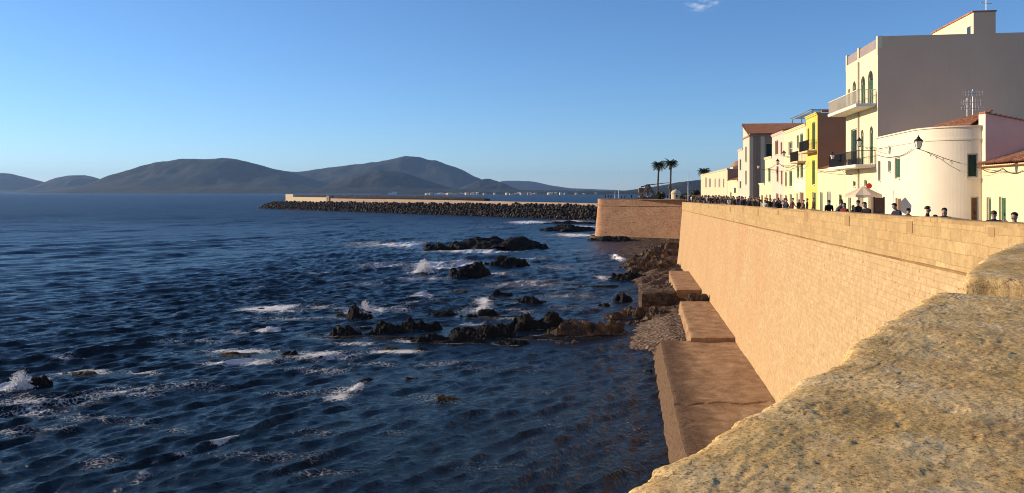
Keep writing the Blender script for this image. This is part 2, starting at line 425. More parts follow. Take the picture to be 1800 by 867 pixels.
# ------------------------------------------------------------------ rocks (before the sea: the foam gathers round them)
ROCKS = []      # world X, Y, half width, half depth, rotation
def rock(label, px, py, w, h, mat=None, dep=0.42, rot=0.0, seed=None, name='sea_rock', base=None, lev=SEA, steep=0.55, group='rocks standing in the sea', sink=0.35, cat='rock', foam=True):
    mat = mat or M_rock
    p = at_z(px, py, lev if base is None else base)
    Y = p[1]; hw = 0.54 * w / F * Y; hd = max(0.35, hw * dep)
    cy = Y + hd * 0.85; cx = p[0] * cy / Y
    H = max(0.22 * (1 if w < 60 else 1.3), (h - 1.1 * hd * (-lev) / Y / Y * F) / F * Y)
    H = min(H, hw * 1.1 + 0.6) + sink * 0.9
    n = 72 if w > 60 else 46; m = 44 if w > 60 else 34
    s = len(ROCKS) * 17 + 3 if seed is None else seed
    u, v = np.meshgrid(np.linspace(-1.12, 1.12, n), np.linspace(-1.12, 1.12, m))
    x = u * hw; y = v * hd
    k = 1.0 / max(0.8, hw * 0.35)
    r = np.sqrt(u * u + v * v) + 0.38 * fbm(x * k * 1.4 + s, y * k * 1.4, 4, s)
    env = np.clip((1.06 - r) / 0.55, 0, 1) ** steep
    f = 1.0 / max(0.55, 0.22 * hw)
    rg = ridged(x * f + s * 1.3, y * f * 1.6, 5, s + 5)
    rg = 0.3 * rg + 0.7 * np.clip(1.55 * (1 - ridged(x * f * 0.8 + s, y * f * 1.2 + 5, 4, s + 6)), 0, 1)
    lump = np.clip(0.70 + 0.62 * fbm(x / max(0.9, hw * 0.42) + s, y / max(0.9, hd * 0.8), 2, s + 31), 0.3, 1.0)
    step = lump * (0.72 + 0.28 * (np.round(rg * 4) / 4 * 0.6 + rg * 0.4))
    fine = fbm(x * f * 4, y * f * 4, 3, s + 9)
    z = env * H * (0.05 + 0.86 * step + 0.10 * fine) - sink - 0.8 * (r > 1.06) * np.clip(r - 1.06, 0, 1)
    x = x + hw * 0.07 * fbm(x * f * 1.7, y * f * 1.7 + 40, 3, s + 20)
    y = y + hd * 0.10 * fbm(x * f * 1.7 + 9, y * f * 1.7, 3, s + 21)
    me = grid_mesh(name, x, y, z, mat, smooth=False)
    o = link(name, me, None, (cx, cy, lev), rot)
    tag(o, label, cat, group)
    if foam: ROCKS.append((cx, cy, hw, hd, rot))
    return o

rock('broad jagged black reef, the largest one, standing farthest out toward the breakwater', 872, 438, 166, 27, dep=0.5)
rock('low dark rock just left of the broad far reef, in white surf', 772, 439, 56, 15)
rock('squat black rock with a light sloping top, right of the white splash', 826, 487, 72, 32, rot=0.35, dep=0.6)
rock('flat topped black rock behind the squat rock with the sloping top', 893, 468, 70, 22)
rock('small rounded black rock in foam behind the reef chain, left of its flatter neighbour', 884, 520, 44, 14)
rock('low oval black rock right of the small rounded one behind the reef chain', 936, 533, 58, 16)
rock('pointed black rock with spray rising behind it, at the back left of the reef chain', 634, 561, 46, 32, dep=0.6)
rock('flat dark rock in foam between the pointed rock and the domed rock', 780, 555, 58, 18)
rock('domed black rock with white water on its left, behind the reef chain', 858, 556, 46, 20)
rock('very low rock lying against the left of the domed black rock', 824, 558, 34, 11)
rock('rounded black rock at the left end of the reef chain', 606, 590, 54, 24, dep=0.6)
rock('thin low sliver of rock left of the rounded end of the reef chain', 552, 590, 38, 8)
rock('blocky black rock, tallest in the left half of the reef chain', 686, 586, 56, 32, dep=0.6)
rock('sloping black rock joined to the right of the tallest blocky rock', 742, 580, 66, 25)
rock('long flat black ledge along the front of the reef chain', 784, 602, 112, 26, dep=0.35)
rock('humped black rock in the middle of the reef chain behind the flat ledge', 868, 593, 84, 28)
rock('brownish ridge of reef rising to a knob at its right end', 948, 580, 112, 38, M_rock, dep=0.4, rot=0.22)
rock('low broken rock in the water in front of the humped reef rock', 905, 607, 76, 13)
rock('long brown ridge of reef running in toward the pebble beach', 1026, 590, 128, 34, M_shore, dep=0.34, rot=0.2)
rock('small low brown rock at the foot of the long brown ridge', 997, 604, 42, 11, M_shore)
rock('cracked brown rock ridge next to the pebble beach', 1112, 558, 104, 30, M_shore, dep=0.4, rot=0.5)
rock('dark brown lump standing in the water left of the shore rocks', 1095, 531, 34, 24, dep=0.7)
rock('smaller round dark lump left of the dark brown lump near shore', 1062, 540, 26, 15, dep=0.7)
rock('black tongue of rock pointing seaward below the shore ridges', 1104, 492, 62, 20, M_rock, dep=0.4)
rock('black rock with a crest, sitting right of a flat weedy reef', 506, 625, 38, 18, dep=0.6)
rock('flat ochre weed covered reef, awash, left of the crested black rock', 428, 627, 124, 10, M_weed, dep=0.3, sink=0.28)
rock('small black stump of rock in front of the reef chain', 741, 616, 24, 14, dep=0.7)
rock('low strip of wet rock, awash, left of the small black stump', 692, 614, 66, 6, M_weed, dep=0.3)
rock('lone black rock trailing a white streak of foam to its left', 646, 671, 42, 15, dep=0.6)
rock('little dark rock in open water, second from the lone rock with the foam streak', 728, 668, 32, 11, dep=0.6)
rock('tiny low rock right of the little dark rock in open water', 772, 662, 28, 8, dep=0.6)
rock('wide shallow rock barely breaking the surface in the dark water', 778, 704, 66, 10, M_weed, dep=0.5, sink=0.4)
rock('round black rock with a white wave bursting on its left side', 68, 681, 42, 28, dep=0.75)
rock('long weedy ledge, awash, right of the round rock with the bursting wave', 140, 660, 96, 7, M_weed, dep=0.3)
rock('small black rock against the edge of the concrete platform', 1142, 655, 20, 15, dep=0.7)
rock('low black skerry in surf in front of the breakwater near the round bastion corner', 1002, 407, 92, 15, dep=0.5)
rock('thin black ledge in surf close under the breakwater', 1000, 394, 80, 8, dep=0.4)
rock('dark ledge at the foot of the round bastion corner', 1078, 424, 76, 11, dep=0.6)
for lb, a_, b_, w_, h_, mt_ in [
    ('small black rock filling the gap left of the tallest blocky reef rock', 652, 589, 26, 13, M_rock), ('low wet rock behind the rounded left end of the reef chain', 640, 577, 32, 10, M_rock),
    ('low black shelf in front of the sloping rock joined to the blocky one', 722, 598, 44, 11, M_rock), ('dark knob between the sloping rock and the humped rock of the reef', 812, 584, 44, 17, M_rock),
    ('black shoulder of reef right behind the humped rock', 908, 577, 50, 20, M_rock), ('dark lump under the knob at the end of the brownish ridge', 978, 589, 40, 17, M_rock),
    ('brown step of reef joining the long brown ridge to the cracked ridge', 1072, 576, 52, 18, M_shore), ('half sunk flat rock in the foam left of the pointed rock', 598, 556, 34, 7, M_weed),
    ('long brown weed covered shoal at the far left of the surf line', 458, 545, 54, 5, M_weed), ('thin brown shoal behind the small rounded rock in foam', 806, 513, 44, 6, M_weed),
    ('small dark tooth of rock between the two lumps near shore', 1078, 535, 16, 9, M_rock), ('low black rock at the right end of the flat front ledge', 838, 603, 36, 10, M_rock),
    ('brown rock at the water edge just left of the pebbles', 1088, 588, 36, 11, M_shore), ('flat brown skerry right of the flat topped black rock', 945, 462, 26, 5, M_rock)]:
    rock(lb, a_, b_, w_, h_, mt_, dep=0.5, rot=0.15)
rock('wide flat wet shelf of reef, awash, under the left half of the chain', 640, 597, 170, 9, M_rock, dep=0.24, sink=0.3)
rock('wide flat wet shelf of reef, awash, under the middle of the chain', 830, 604, 210, 10, M_rock, dep=0.22, sink=0.32)
rock('flat brown shelf of reef linking the knob ridge to the long brown ridge', 975, 597, 180, 11, M_rock, dep=0.24, sink=0.32)
rock('low dark shelf of reef spreading behind the humped rock', 900, 560, 120, 8, M_rock, dep=0.25, sink=0.25)
rock('flat dark shelf, awash, around the small rounded rock in foam', 900, 528, 90, 6, M_rock, dep=0.3, sink=0.25)
rock('dark apron of low reef left of the black tongue of rock', 1050, 505, 70, 6, M_rock, dep=0.4, sink=0.25)
sg = 'rocks of the shore under the sea wall'
rock('uppermost brown slab of the shore rocks, close under the far wall corner', 1158, 452, 84, 26, M_shore, dep=0.5, rot=0.55, group=sg)
rock('tilted brown slab ridge behind the concrete block on the shore', 1152, 480, 92, 28, M_shore, dep=0.4, rot=0.5, group=sg)
rock('craggy brown ridge climbing from the beach to the wall foot', 1172, 540, 96, 36, M_shore, dep=0.4, rot=0.75, group=sg)
rock('smooth rounded boulder at the top of the pebble beach', 1154, 561, 46, 24, M_shore, dep=0.8, group=sg, steep=0.4)
rock('pale round boulder lying on the concrete ledge against the wall', 1219, 527, 24, 18, M_shore, dep=0.8, base=-13.7, lev=-13.9, group=sg, steep=0.4, sink=0.1, foam=False)
rock('second pale boulder, right beside the wall on the concrete ledge', 1237, 527, 20, 16, M_shore, dep=0.8, base=-13.7, lev=-13.9, group=sg, steep=0.4, sink=0.1, foam=False)
rock('grey brown shoulder of rock under the far end of the wall', 1178, 440, 50, 18, M_shore, dep=0.6, rot=0.4, group=sg)
rock('long dark ridge of rock sloping into the water under the far end of the wall', 1136, 470, 96, 30, M_shore, dep=0.4, rot=0.5, group=sg)
rock('knobbly brown rock filling the corner before the small far ledge', 1164, 462, 60, 22, M_shore, dep=0.5, rot=0.5, group=sg)
rock('low brown rock at the water edge left of the smooth rounded boulder', 1128, 570, 50, 18, M_shore, dep=0.6, rot=0.3, group=sg)
rock('brown rock wedged between the beach ridge and the raised ledge', 1188, 556, 40, 22, M_shore, dep=0.7, rot=0.3, group=sg)
rock('rough boulder leaning on the small far ledge', 1206, 503, 26, 16, M_shore, dep=0.9, lev=-14.6, group=sg, steep=0.4, foam=False)
rock('broken rock lying in front of the small far ledge', 1190, 502, 26, 14, M_shore, dep=0.9, lev=-15.0, group=sg, steep=0.4, foam=False)
rock('jumbled rock between the concrete block and the beach ridge', 1196, 510, 40, 18, M_shore, dep=0.8, lev=-15.0, group=sg, foam=False)

# ------------------------------------------------------------------ the sea
def axis(a, b, d, lo, hi, g):
    core = list(np.arange(a, b, d)); up = [b]; s = d
    while up[-1] < hi: s *= g; up.append(up[-1] + s)
    dn = []; q = a; s = d
    while q > lo: s *= g; q -= s; dn.append(q)
    return np.array(dn[::-1] + core + up)
gx = axis(-42, 22, 0.20, -22000, 22000, 1.016)
gy = axis(38, 120, 0.20, -300, 24000, 1.0105)
dx = np.gradient(gx); dy = np.gradient(gy)
XX, YY = np.meshgrid(gx, gy)
ZZ = np.zeros_like(XX); OX = np.zeros_like(XX); OY = np.zeros_like(XX)
rw = np.random.RandomState(5)
far = np.hypot(XX, YY)
patch = 0.75 + 0.5 * fbm(XX / 35, YY / 60, 3, 77)
for i in range(84):
    lam = 0.75 * (22.0 / 0.75) ** (i / 83.0)
    th = atan2(-0.58, 0.81) + rw.normal(0, 0.42 if lam < 6 else 0.22)
    amp = 0.0165 * lam ** 0.50 * (0.7 + 0.6 * rw.rand())
    k = 2 * pi / lam; kx, ky = k * cos(th), k * sin(th)
    ax_ = np.clip(1.6 - dx * abs(cos(th)) * 3.2 / lam, 0, 1)[None, :]
    ay_ = np.clip(1.6 - dy * abs(sin(th)) * 3.2 / lam, 0, 1)[:, None]
    if ax_.max() <= 0 or ay_.max() <= 0: continue
    wgt = amp * ax_ * ay_ * patch
    wgt = wgt * (1.3 if lam < 2.5 else (0.8 if lam < 6 else 0.6))
    if lam > 3.5: wgt = wgt * (1 + 0.6 * np.clip((YY - 110) / 200, 0, 1))
    ph = kx * XX + ky * YY + rw.rand() * 6.28
    c = np.cos(ph); s_ = np.sin(ph)
    ZZ += wgt * c
    OX -= 0.75 * wgt * s_ * cos(th); OY -= 0.75 * wgt * s_ * sin(th)
# sheltered water along the shore is calmer
shel = np.clip((XX - (-6 + 0.06 * YY)) / 14.0, 0, 1) * np.clip((300 - YY) / 80, 0, 1)
damp = 1 - 0.35 * shel
ZZ *= damp; OX *= damp; OY *= damp
foam = np.zeros_like(XX)
def sub(x0, x1, y0, y1):
    i0, i1 = np.searchsorted(gx, (x0, x1)); j0, j1 = np.searchsorted(gy, (y0, y1))
    return slice(max(0, j0 - 1), j1 + 1), slice(max(0, i0 - 1), i1 + 1)
for (cx, cy, hw, hd, rot) in ROCKS:
    m = 2.2 + 0.25 * hw
    sl = sub(cx - hw - 2 * m, cx + hw + 2 * m, cy - hd - 2 * m - 2, cy + hd + 2 * m + 2)
    x = XX[sl] - cx; y = YY[sl] - cy
    u = (x * cos(rot) + y * sin(rot)) / hw; v = (-x * sin(rot) + y * cos(rot)) / hd
    d = np.abs(np.sqrt(u * u + v * v) - 0.95) * (hw * hd) ** 0.5
    nr_ = 1 - 0.75 * np.exp(-(np.clip(np.sqrt(u * u + v * v) - 0.9, 0, 9) * min(hw, hd) / 1.2) ** 2); ZZ[sl] *= nr_; OX[sl] *= nr_; OY[sl] *= nr_
    wz = 0.42 * np.exp(-(d / (0.35 + 0.1 * hw)) ** 2) * (0.35 + 0.65 * (u < 0.2)) * (0.35 + 0.65 * vnoise(XX[sl] / 1.5, YY[sl] / 1.5, 3))
    foam[sl] = np.maximum(foam[sl], wz)
def foam_patch(px, py, a, b, st, rot=0.0, rise=0.0):
    """ellipse of broken water lying on the sea; a, b its half extents, rot its turn on the water"""
    p = at_z(px, py, SEA); Y = p[1]
    hx = a / F * Y; hy = b * Y / (py - 337.0)
    m = max(hx, hy) * 2.2
    sl = sub(p[0] - m, p[0] + m, Y - m, Y + m)
    x = XX[sl] - p[0]; y = YY[sl] - Y
    u = (x * cos(rot) + y * sin(rot)) / hx; v = (-x * sin(rot) + y * cos(rot)) / hy
    q = np.sqrt(u * u + v * v) + 0.35 * fbm(x / (0.5 * hx + 0.2), y / (0.5 * hy + 0.2), 3, int(px) % 50)
    foam[sl] = np.maximum(foam[sl], st * np.clip(1.25 - q, 0, 1) ** 0.7)
    if rise: ZZ[sl] += rise * np.clip(1.2 - q, 0, 1) ** 1.2
for a in [(30, 676, 45, 14, 1.0), (60, 706, 120, 16, .62), (210, 690, 90, 14, .55), (50, 728, 70, 10, .55), (140, 655, 55, 6, .7),
          (110, 752, 30, 8, .5), (250, 745, 40, 6, .4), (180, 815, 40, 14, .36), (470, 800, 130, 12, .33), (560, 760, 60, 10, .3), (120, 632, 30, 4, .5),
          (420, 617, 70, 5, .75), (430, 637, 75, 6, .8), (560, 625, 70, 10, .7), (690, 618, 60, 4, .7), (480, 543, 60, 7, .85), (570, 540, 40, 5, .55),
          (470, 580, 26, 4, .95), (420, 584, 30, 3, .5), (640, 545, 40, 9, .8), (590, 700, 26, 9, .8), (625, 683, 14, 10, .95), (600, 688, 40, 12, .5),
          (760, 468, 44, 9, .95), (820, 462, 40, 5, .8), (670, 466, 50, 6, .6), (700, 430, 70, 6, .9), (820, 442, 90, 3, .8), (640, 428, 50, 3, .5), (740, 518, 22, 5, .8), (720, 530, 20, 5, .6),
          (850, 530, 22, 9, .8), (830, 545, 30, 7, .6), (935, 391, 50, 3, .9), (1010, 413, 50, 4, .9), (1000, 389, 60, 2.5, .7), (1088, 455, 12, 7, .9), (1060, 488, 16, 5, .7),
          (930, 500, 90, 10, .5), (990, 520, 60, 8, .42), (780, 640, 60, 8, .36), (760, 700, 60, 12, .34), (880, 650, 120, 8, .22), (950, 690, 60, 8, .25),
          (700, 545, 40, 8, .5), (760, 528, 30, 6, .4), (900, 560, 50, 5, .4), (960, 730, 60, 10, .18), (880, 820, 110, 14, .2), (1120, 760, 30, 30, .25),
          (930, 375, 40, 1.5, .4), (560, 385, 40, 1.2, .3), (980, 470, 50, 6, .4), (880, 482, 40, 4, .55), (1120, 470, 14, 4, .5),
          (520, 560, 90, 4, .5), (350, 600, 80, 5, .38), (250, 655, 50, 4, .5), (320, 680, 90, 7, .42), (160, 735, 110, 8, .42), (30, 760, 60, 10, .5), (300, 760, 60, 6, .36),
          (560, 650, 60, 6, .5), (520, 690, 60, 8, .4), (660, 640, 50, 4, .45), (620, 605, 50, 4, .6), (830, 570, 30, 4, .6), (720, 600, 40, 3, .6), (560, 830, 90, 8, .36), (700, 760, 60, 8, .25),
          (640, 500, 60, 4, .4), (560, 480, 50, 3, .35), (740, 490, 60, 4, .6), (930, 455, 50, 3, .5), (1010, 440, 50, 3, .35), (880, 400, 60, 2, .45), (1020, 398, 40, 2, .8), (990, 540, 40, 5, .4), (1030, 520, 30, 5, .4), (910, 545, 40, 4, .5)]:
    foam_patch(*a)
def crest(p0, p1, w, rise, st):
    """a small wave breaking along a line on the water"""
    a = at_z(p0[0], p0[1], SEA); b = at_z(p1[0], p1[1], SEA)
    sl = sub(min(a[0], b[0]) - 3 * w - 1, max(a[0], b[0]) + 3 * w + 1, min(a[1], b[1]) - 3 * w - 1, max(a[1], b[1]) + 3 * w + 1)
    d = b[:2] - a[:2]; L = np.hypot(*d); d = d / L
    x = XX[sl] - a[0]; y = YY[sl] - a[1]
    s = x * d[0] + y * d[1]; t = -x * d[1] + y * d[0] + 0.5 * fbm(s / 1.7, s * 0 + 3.0, 3, 12)
    en = np.clip(s / L * 4, 0, 1) * np.clip((L - s) / L * 4, 0, 1)
    br = np.clip(0.45 + 1.3 * fbm(s / 1.2, s * 0, 3, 44), 0, 1)
    prof = np.where(t > 0, np.exp(-(t / w) ** 2), np.exp(-(t / (0.45 * w)) ** 2))
    ZZ[sl] += rise * prof * en
    fm = np.where(t > 0, np.exp(-(t / (0.5 * w)) ** 2), np.exp(-(t / (0.9 * w)) ** 2)) * en * br * np.clip(0.25 + 1.5 * vnoise(XX[sl] / 0.45, YY[sl] / 0.6, 8) * vnoise(XX[sl] / 1.1, YY[sl] / 1.1, 9) * 1.6, 0, 1)
    foam[sl] = np.maximum(foam[sl], st * fm)
crest((330, 794), (428, 762), 0.5, 0.26, 0.95)
crest((262, 816), (340, 791), 0.42, 0.2, 0.85)
crest((200, 872), (272, 822), 0.45, 0.22, 0.85)
crest((425, 764), (540, 716), 0.8, 0.26, 0.12)
crest((500, 830), (640, 770), 0.6, 0.16, 0.45)
crest((90, 640), (190, 612), 1.0, 0.25, 0.2)
crest((300, 560), (380, 540), 1.6, 0.35, 0.1)
crest((210, 462), (370, 442), 2.2, 0.45, 0.0)
crest((560, 430), (680, 418), 2.4, 0.4, 0.1)
crest((1078, 446), (1095, 462), 1.2, 0.5, 1.0)
# open white flecks where the chop breaks
fl = np.clip((vnoise(XX / 3.2, YY / 6.0, 91) - 0.86) / 0.14, 0, 1) * np.clip((ZZ - 0.08) / 0.15, 0, 1) * np.clip((500 - YY) / 200, 0, 1)
foam = np.maximum(foam, 0.5 * fl)
foam = foam * (1 + 0.14 * ((YY > 70) & (YY < 270)))
shal = np.clip((XX - (-10 + 0.05 * YY)) / 10.0 + 0.5 * fbm(XX / 9, YY / 14, 3, 31), 0, 1) * np.clip((170 - YY) / 90, 0, 1)
def lay(me, name, arr):
    a = me.attributes.new(name, 'FLOAT', 'POINT'); a.data.foreach_set('value', arr.ravel().astype(np.float32))
g = N('sea_water'); p = g.pos()
fa = g.attr('foam'); sh = g.attr('shallow')
deep = g.mix(g.ramp(g.noise(g.pos((1, 0.5, 1)), 0.03, 4), [(0.35, 0.0), (0.65, 1.0)]), (0.0009, 0.0028, 0.0042), (0.0012, 0.006, 0.0095))
shc = g.mix(g.ramp(g.noise(p, 0.25, 5), [(0.35, 0.0), (0.65, 1.0)]), (0.0025, 0.003, 0.0035), (0.007, 0.006, 0.005))
spo = g.new('ShaderNodeSeparateXYZ'); g.lk(g.pos(), spo.inputs[0])
bayc = g.new('ShaderNodeMapRange'); g.lk(spo.outputs['Y'], bayc.inputs[0])
for i_, v_ in ((1, 70), (2, 330), (3, 0.0), (4, 1.0)): bayc.inputs[i_].default_value = v_      # deeper, bluer water off the reefs
deep = g.mix(bayc.outputs[0], deep, (0.004, 0.021, 0.048))
col = g.mix(g.math('MULTIPLY', sh, 0.8), deep, shc)
# foam: lace of cell edges, denser where the attribute is high
wv = g.noise(p, 0.9, 4, 0.6, out=1)
warp = g.new('ShaderNodeVectorMath', operation='SCALE'); warp.inputs['Scale'].default_value = 1.3; g.lk(wv, warp.inputs[0])
pv = g.new('ShaderNodeVectorMath', operation='ADD'); g.lk(p, pv.inputs[0]); g.lk(warp.outputs[0], pv.inputs[1])
vo = g.new('ShaderNodeTexVoronoi', feature='DISTANCE_TO_EDGE'); vo.inputs['Scale'].default_value = 2.3; g.lk(pv.outputs[0], vo.inputs['Vector'])
lace = g.ramp(vo.outputs['Distance'], [(0.0, 1.0), (0.10, 0.35), (0.40, 0.0)])
nz = g.noise(p, 2.6, 6, 0.75)
th = g.math('ADD', g.math('MULTIPLY', lace, 0.42), g.math('MULTIPLY', nz, 0.75))
fm = g.math('SUBTRACT', g.math('ADD', g.math('MULTIPLY', fa, 0.85), th), 0.90)
fmask = g.math('MULTIPLY', g.math('MULTIPLY', fm, 4.2, True), g.math('MULTIPLY', fa, 4.0, True), True)
col = g.mix(fmask, col, (0.92, 0.91, 0.88))
h1 = g.noise(g.pos((1.0, 0.7, 1)), 0.55, 4, 0.6); h2 = g.noise(g.pos((1.3, 0.8, 1)), 2.2, 4, 0.6)
h3_ = g.noise(g.pos((1.3, 0.8, 1)), 6.5, 3, 0.6)
h = g.math('ADD', g.math('MULTIPLY', h1, 0.55), g.math('MULTIPLY', h2, 0.26))
h = g.math('ADD', h, g.math('MULTIPLY', h3_, 0.11))
h = g.math('ADD', h, g.math('MULTIPLY', g.math('MULTIPLY', fmask, nz), 0.5))
spz = g.new('ShaderNodeSeparateXYZ'); g.lk(g.pos(), spz.inputs[0])
bay = g.new('ShaderNodeMapRange'); g.lk(spz.outputs['Y'], bay.inputs[0])
for i_, v_ in ((1, 120), (2, 450), (3, 0.0), (4, 1.0)): bay.inputs[i_].default_value = v_
hb = g.math('ADD', g.math('MULTIPLY', g.noise(g.pos((0.7, 1.0, 1)), 0.16, 4, 0.65), 1.3), g.math('MULTIPLY', g.noise(g.pos((0.5, 1.0, 1)), 0.05, 3, 0.6), 2.2))
h = g.math('ADD', h, g.math('MULTIPLY', hb, bay.outputs[0]))
nor = g.bump(h, 1.0, 0.9)
sp_ = g.new('ShaderNodeSeparateXYZ'); g.lk(g.pos(), sp_.inputs[0])
open_ = g.new('ShaderNodeMapRange'); g.lk(sp_.outputs['Y'], open_.inputs[0])
for i_, v_ in ((1, 60), (2, 500), (3, 0.14), (4, 0.42)): open_.inputs[i_].default_value = v_   # choppier out in the open bay
rough = g.mix(fmask, open_.outputs[0], 0.9)
M_sea = g.fin(col, nor, rough, spec=0.32)
g.b.inputs['IOR'].default_value = 1.33
me = grid_mesh('sea', XX + OX, YY + OY, SEA + ZZ, M_sea)
lay(me, 'foam', foam); lay(me, 'shallow', shal)
tag(link('sea', me), kind='structure')

# spray thrown up at the rocks: droplets and torn water
g = N('spray_white'); M_spray = g.fin((0.86, 0.86, 0.86), None, 0.8)
def spray(px, py, w, h, n, label, seed):
    p = at_z(px, py, SEA); Y = p[1]; W = 0.5 * w / F * Y; H = h / F * Y
    rr = np.random.RandomState(seed); m = MB()
    for i in range(n):
        t = rr.rand() ** 1.6; x = rr.normal(0, 0.38) * W * (1 - 0.45 * t); y = rr.normal(0, 0.3) * W
        z = H * t * math.exp(-(x / W) ** 2 * 1.5) + rr.rand() * 0.1
        r = (0.028 + 0.05 * rr.rand() ** 2) * (1.5 - t) * (Y / 100.0) ** 0.7
        a = rr.rand(3) * 6.28
        pts = []
        for k in range(6):
            d = [(1, 0, 0), (-1, 0, 0), (0, 1, 0), (0, -1, 0), (0, 0, 1.3), (0, 0, -1.3)][k]
            pts.append((x + d[0] * r * (0.6 + rr.rand()), y + d[1] * r * (0.6 + rr.rand()), z + d[2] * r * (0.6 + rr.rand())))
        i0 = len(m.v); m.v += pts
        for q in ((0, 2, 4), (2, 1, 4), (1, 3, 4), (3, 0, 4), (2, 0, 5), (1, 2, 5), (3, 1, 5), (0, 3, 5)):
            m.f.append(tuple(i0 + k for k in q)); m.uv.append(None); m.mi.append(0)
    o = m.build('sea_spray', M_spray, None, (p[0], Y, SEA), smooth=True)
    tag(o, label, 'spray', kind='stuff')
spray(745, 480, 46, 24, 1500, 'white plume of spray bursting left of the squat rock', 1)
spray(34, 683, 52, 30, 1500, 'white burst of water on the round black rock', 2)
spray(642, 558, 40, 30, 700, 'thin spray rising behind the pointed rock', 3)
spray(852, 548, 40, 16, 700, 'white water breaking over the domed rock', 4)
spray(472, 583, 26, 8, 350, 'small white breaker tip left of the reef chain', 5)
spray(632, 683, 22, 9, 350, 'foam breaking at the lone black rock', 6)
spray(935, 392, 60, 4, 300, 'surf line in front of the breakwater', 8)

# ------------------------------------------------------------------ hills and coast across the bay
g = N('maquis_hills'); p = g.pos()
n1 = g.noise(p, 0.0022, 7, 0.6); n2 = g.noise(p, 0.012, 6, 0.7)
col = g.ramp(n1, [(0.35, (0.018, 0.022, 0.016)), (0.55, (0.034, 0.036, 0.026)), (0.7, (0.065, 0.058, 0.042))])
col = g.mix(g.ramp(n2, [(0.45, 0.0), (0.7, 0.6)]), col, (0.02, 0.026, 0.016))
M_hill = g.fin(col, g.bump(n2, 0.6, 25), 0.95, spec=0.1)
def hill(name, D, prof, depth, seed, rough=0.10, rows=70):
    px = np.array([q[0] for q in prof], float); py = np.array([q[1] for q in prof], float)
    n = int((px[-1] - px[0]) / 3) + 2
    tx = np.linspace(px[0], px[-1], n)
    # smooth profile through the points
    zz = np.interp(tx, px, 337.0 - py); kk = max(1, int(9)); ker = np.hanning(kk + 2)[1:-1]; ker /= ker.sum()
    zz = np.convolve(np.pad(zz, kk // 2, mode='edge'), ker, 'valid')[:n]
    X0 = (tx - 900) / F * D; Z0 = zz / F * D - SEA
    t = np.linspace(-1, 1, rows)
    X = np.repeat(X0[None], rows, 0); Y = D + depth * np.repeat(t[:, None], n, 1)
    wob = fbm(X / (depth * 0.5) + seed, Y / (depth * 0.5), 4, seed)
    tt = t[:, None] + 0.35 * wob
    Z = SEA - 3 + (Z0[None] + 3) * np.exp(-(tt * 1.5) ** 2) * np.clip(1.25 * (1 - np.abs(t[:, None])), 0, 1) ** 0.5
    amp = Z0.max() * rough
    Z += amp * np.clip((Z - SEA) / (Z0.max() * 0.6), 0, 1) * (ridged(X / (depth * 0.28), Y / (depth * 0.28), 5, seed + 3) - 0.62)
    me = grid_mesh(name, X, Y, np.maximum(Z, SEA - 3), M_hill)
    tag(link(name, me), kind='structure')
hill('hill', 9000, [(130, 339), (160, 332), (190, 318), (230, 298), (270, 287), (320, 280), (345, 281), (405, 279), (440, 286), (480, 297), (520, 307), (560, 320), (600, 332), (640, 339)], 1500, 3)
hill('hill', 10800, [(400, 339), (440, 318), (490, 301), (545, 299), (600, 294), (650, 286), (690, 279), (722, 274), (735, 275), (770, 283), (805, 297), (840, 313), (890, 330), (940, 339)], 1500, 9)
hill('hill', 7600, [(540, 340), (580, 325), (620, 310), (650, 303), (680, 299), (705, 302), (735, 313), (775, 326), (830, 340)], 700, 14)
hill('hill', 8600, [(790, 339), (820, 326), (845, 316), (860, 314), (880, 320), (905, 331), (930, 339)], 500, 18)
hill('hill', 14500, [(840, 339), (880, 319), (910, 318), (935, 319), (965, 326), (1000, 331), (1080, 334), (1160, 339)], 1600, 22, 0.16)
hill('hill', 12500, [(-120, 330), (-60, 310), (-10, 304), (15, 305), (40, 312), (70, 321), (100, 339)], 1200, 27, 0.08)
hill('hill', 11500, [(50, 339), (90, 318), (110, 310), (150, 308), (172, 312), (195, 322), (240, 339)], 900, 31, 0.08)
hill('hill', 5200, [(1060, 341), (1110, 334), (1160, 327), (1200, 320), (1245, 315), (1300, 313), (1360, 318), (1450, 326), (1560, 340)], 700, 36)
# wooded flat land at the foot of the hills
hill('coast_land', 7000, [(176, 341), (195, 334.5), (260, 333), (420, 331.5), (600, 331), (800, 332.5), (900, 334), (1000, 335), (1150, 336), (1240, 341)], 650, 41, 0.25, 40)
hill('coast_land', 4600, [(640, 343), (680, 339.5), (760, 338.5), (860, 338), (960, 338), (1080, 337), (1220, 336), (1420, 342)], 420, 46, 0.3, 40)

# ------------------------------------------------------------------ haze: the air over the bay
hz = MB(); hz.box(-26000, 26000, -700, 27000, SEA - 8, 640)
g = N('haze_air')
g.n.remove(g.b)
pv_ = g.new('ShaderNodeVolumePrincipled')
pv_.inputs['Color'].default_value = (0.36, 0.60, 1.0, 1)
pv_.inputs['Density'].default_value = 2.8e-5
pv_.inputs['Anisotropy'].default_value = 0.2
g.lk(pv_.outputs[0], g.n['Material Output'].inputs['Volume'])
o = hz.build('haze', g.m); tag(o, kind='stuff'); o.display_type = 'WIRE'
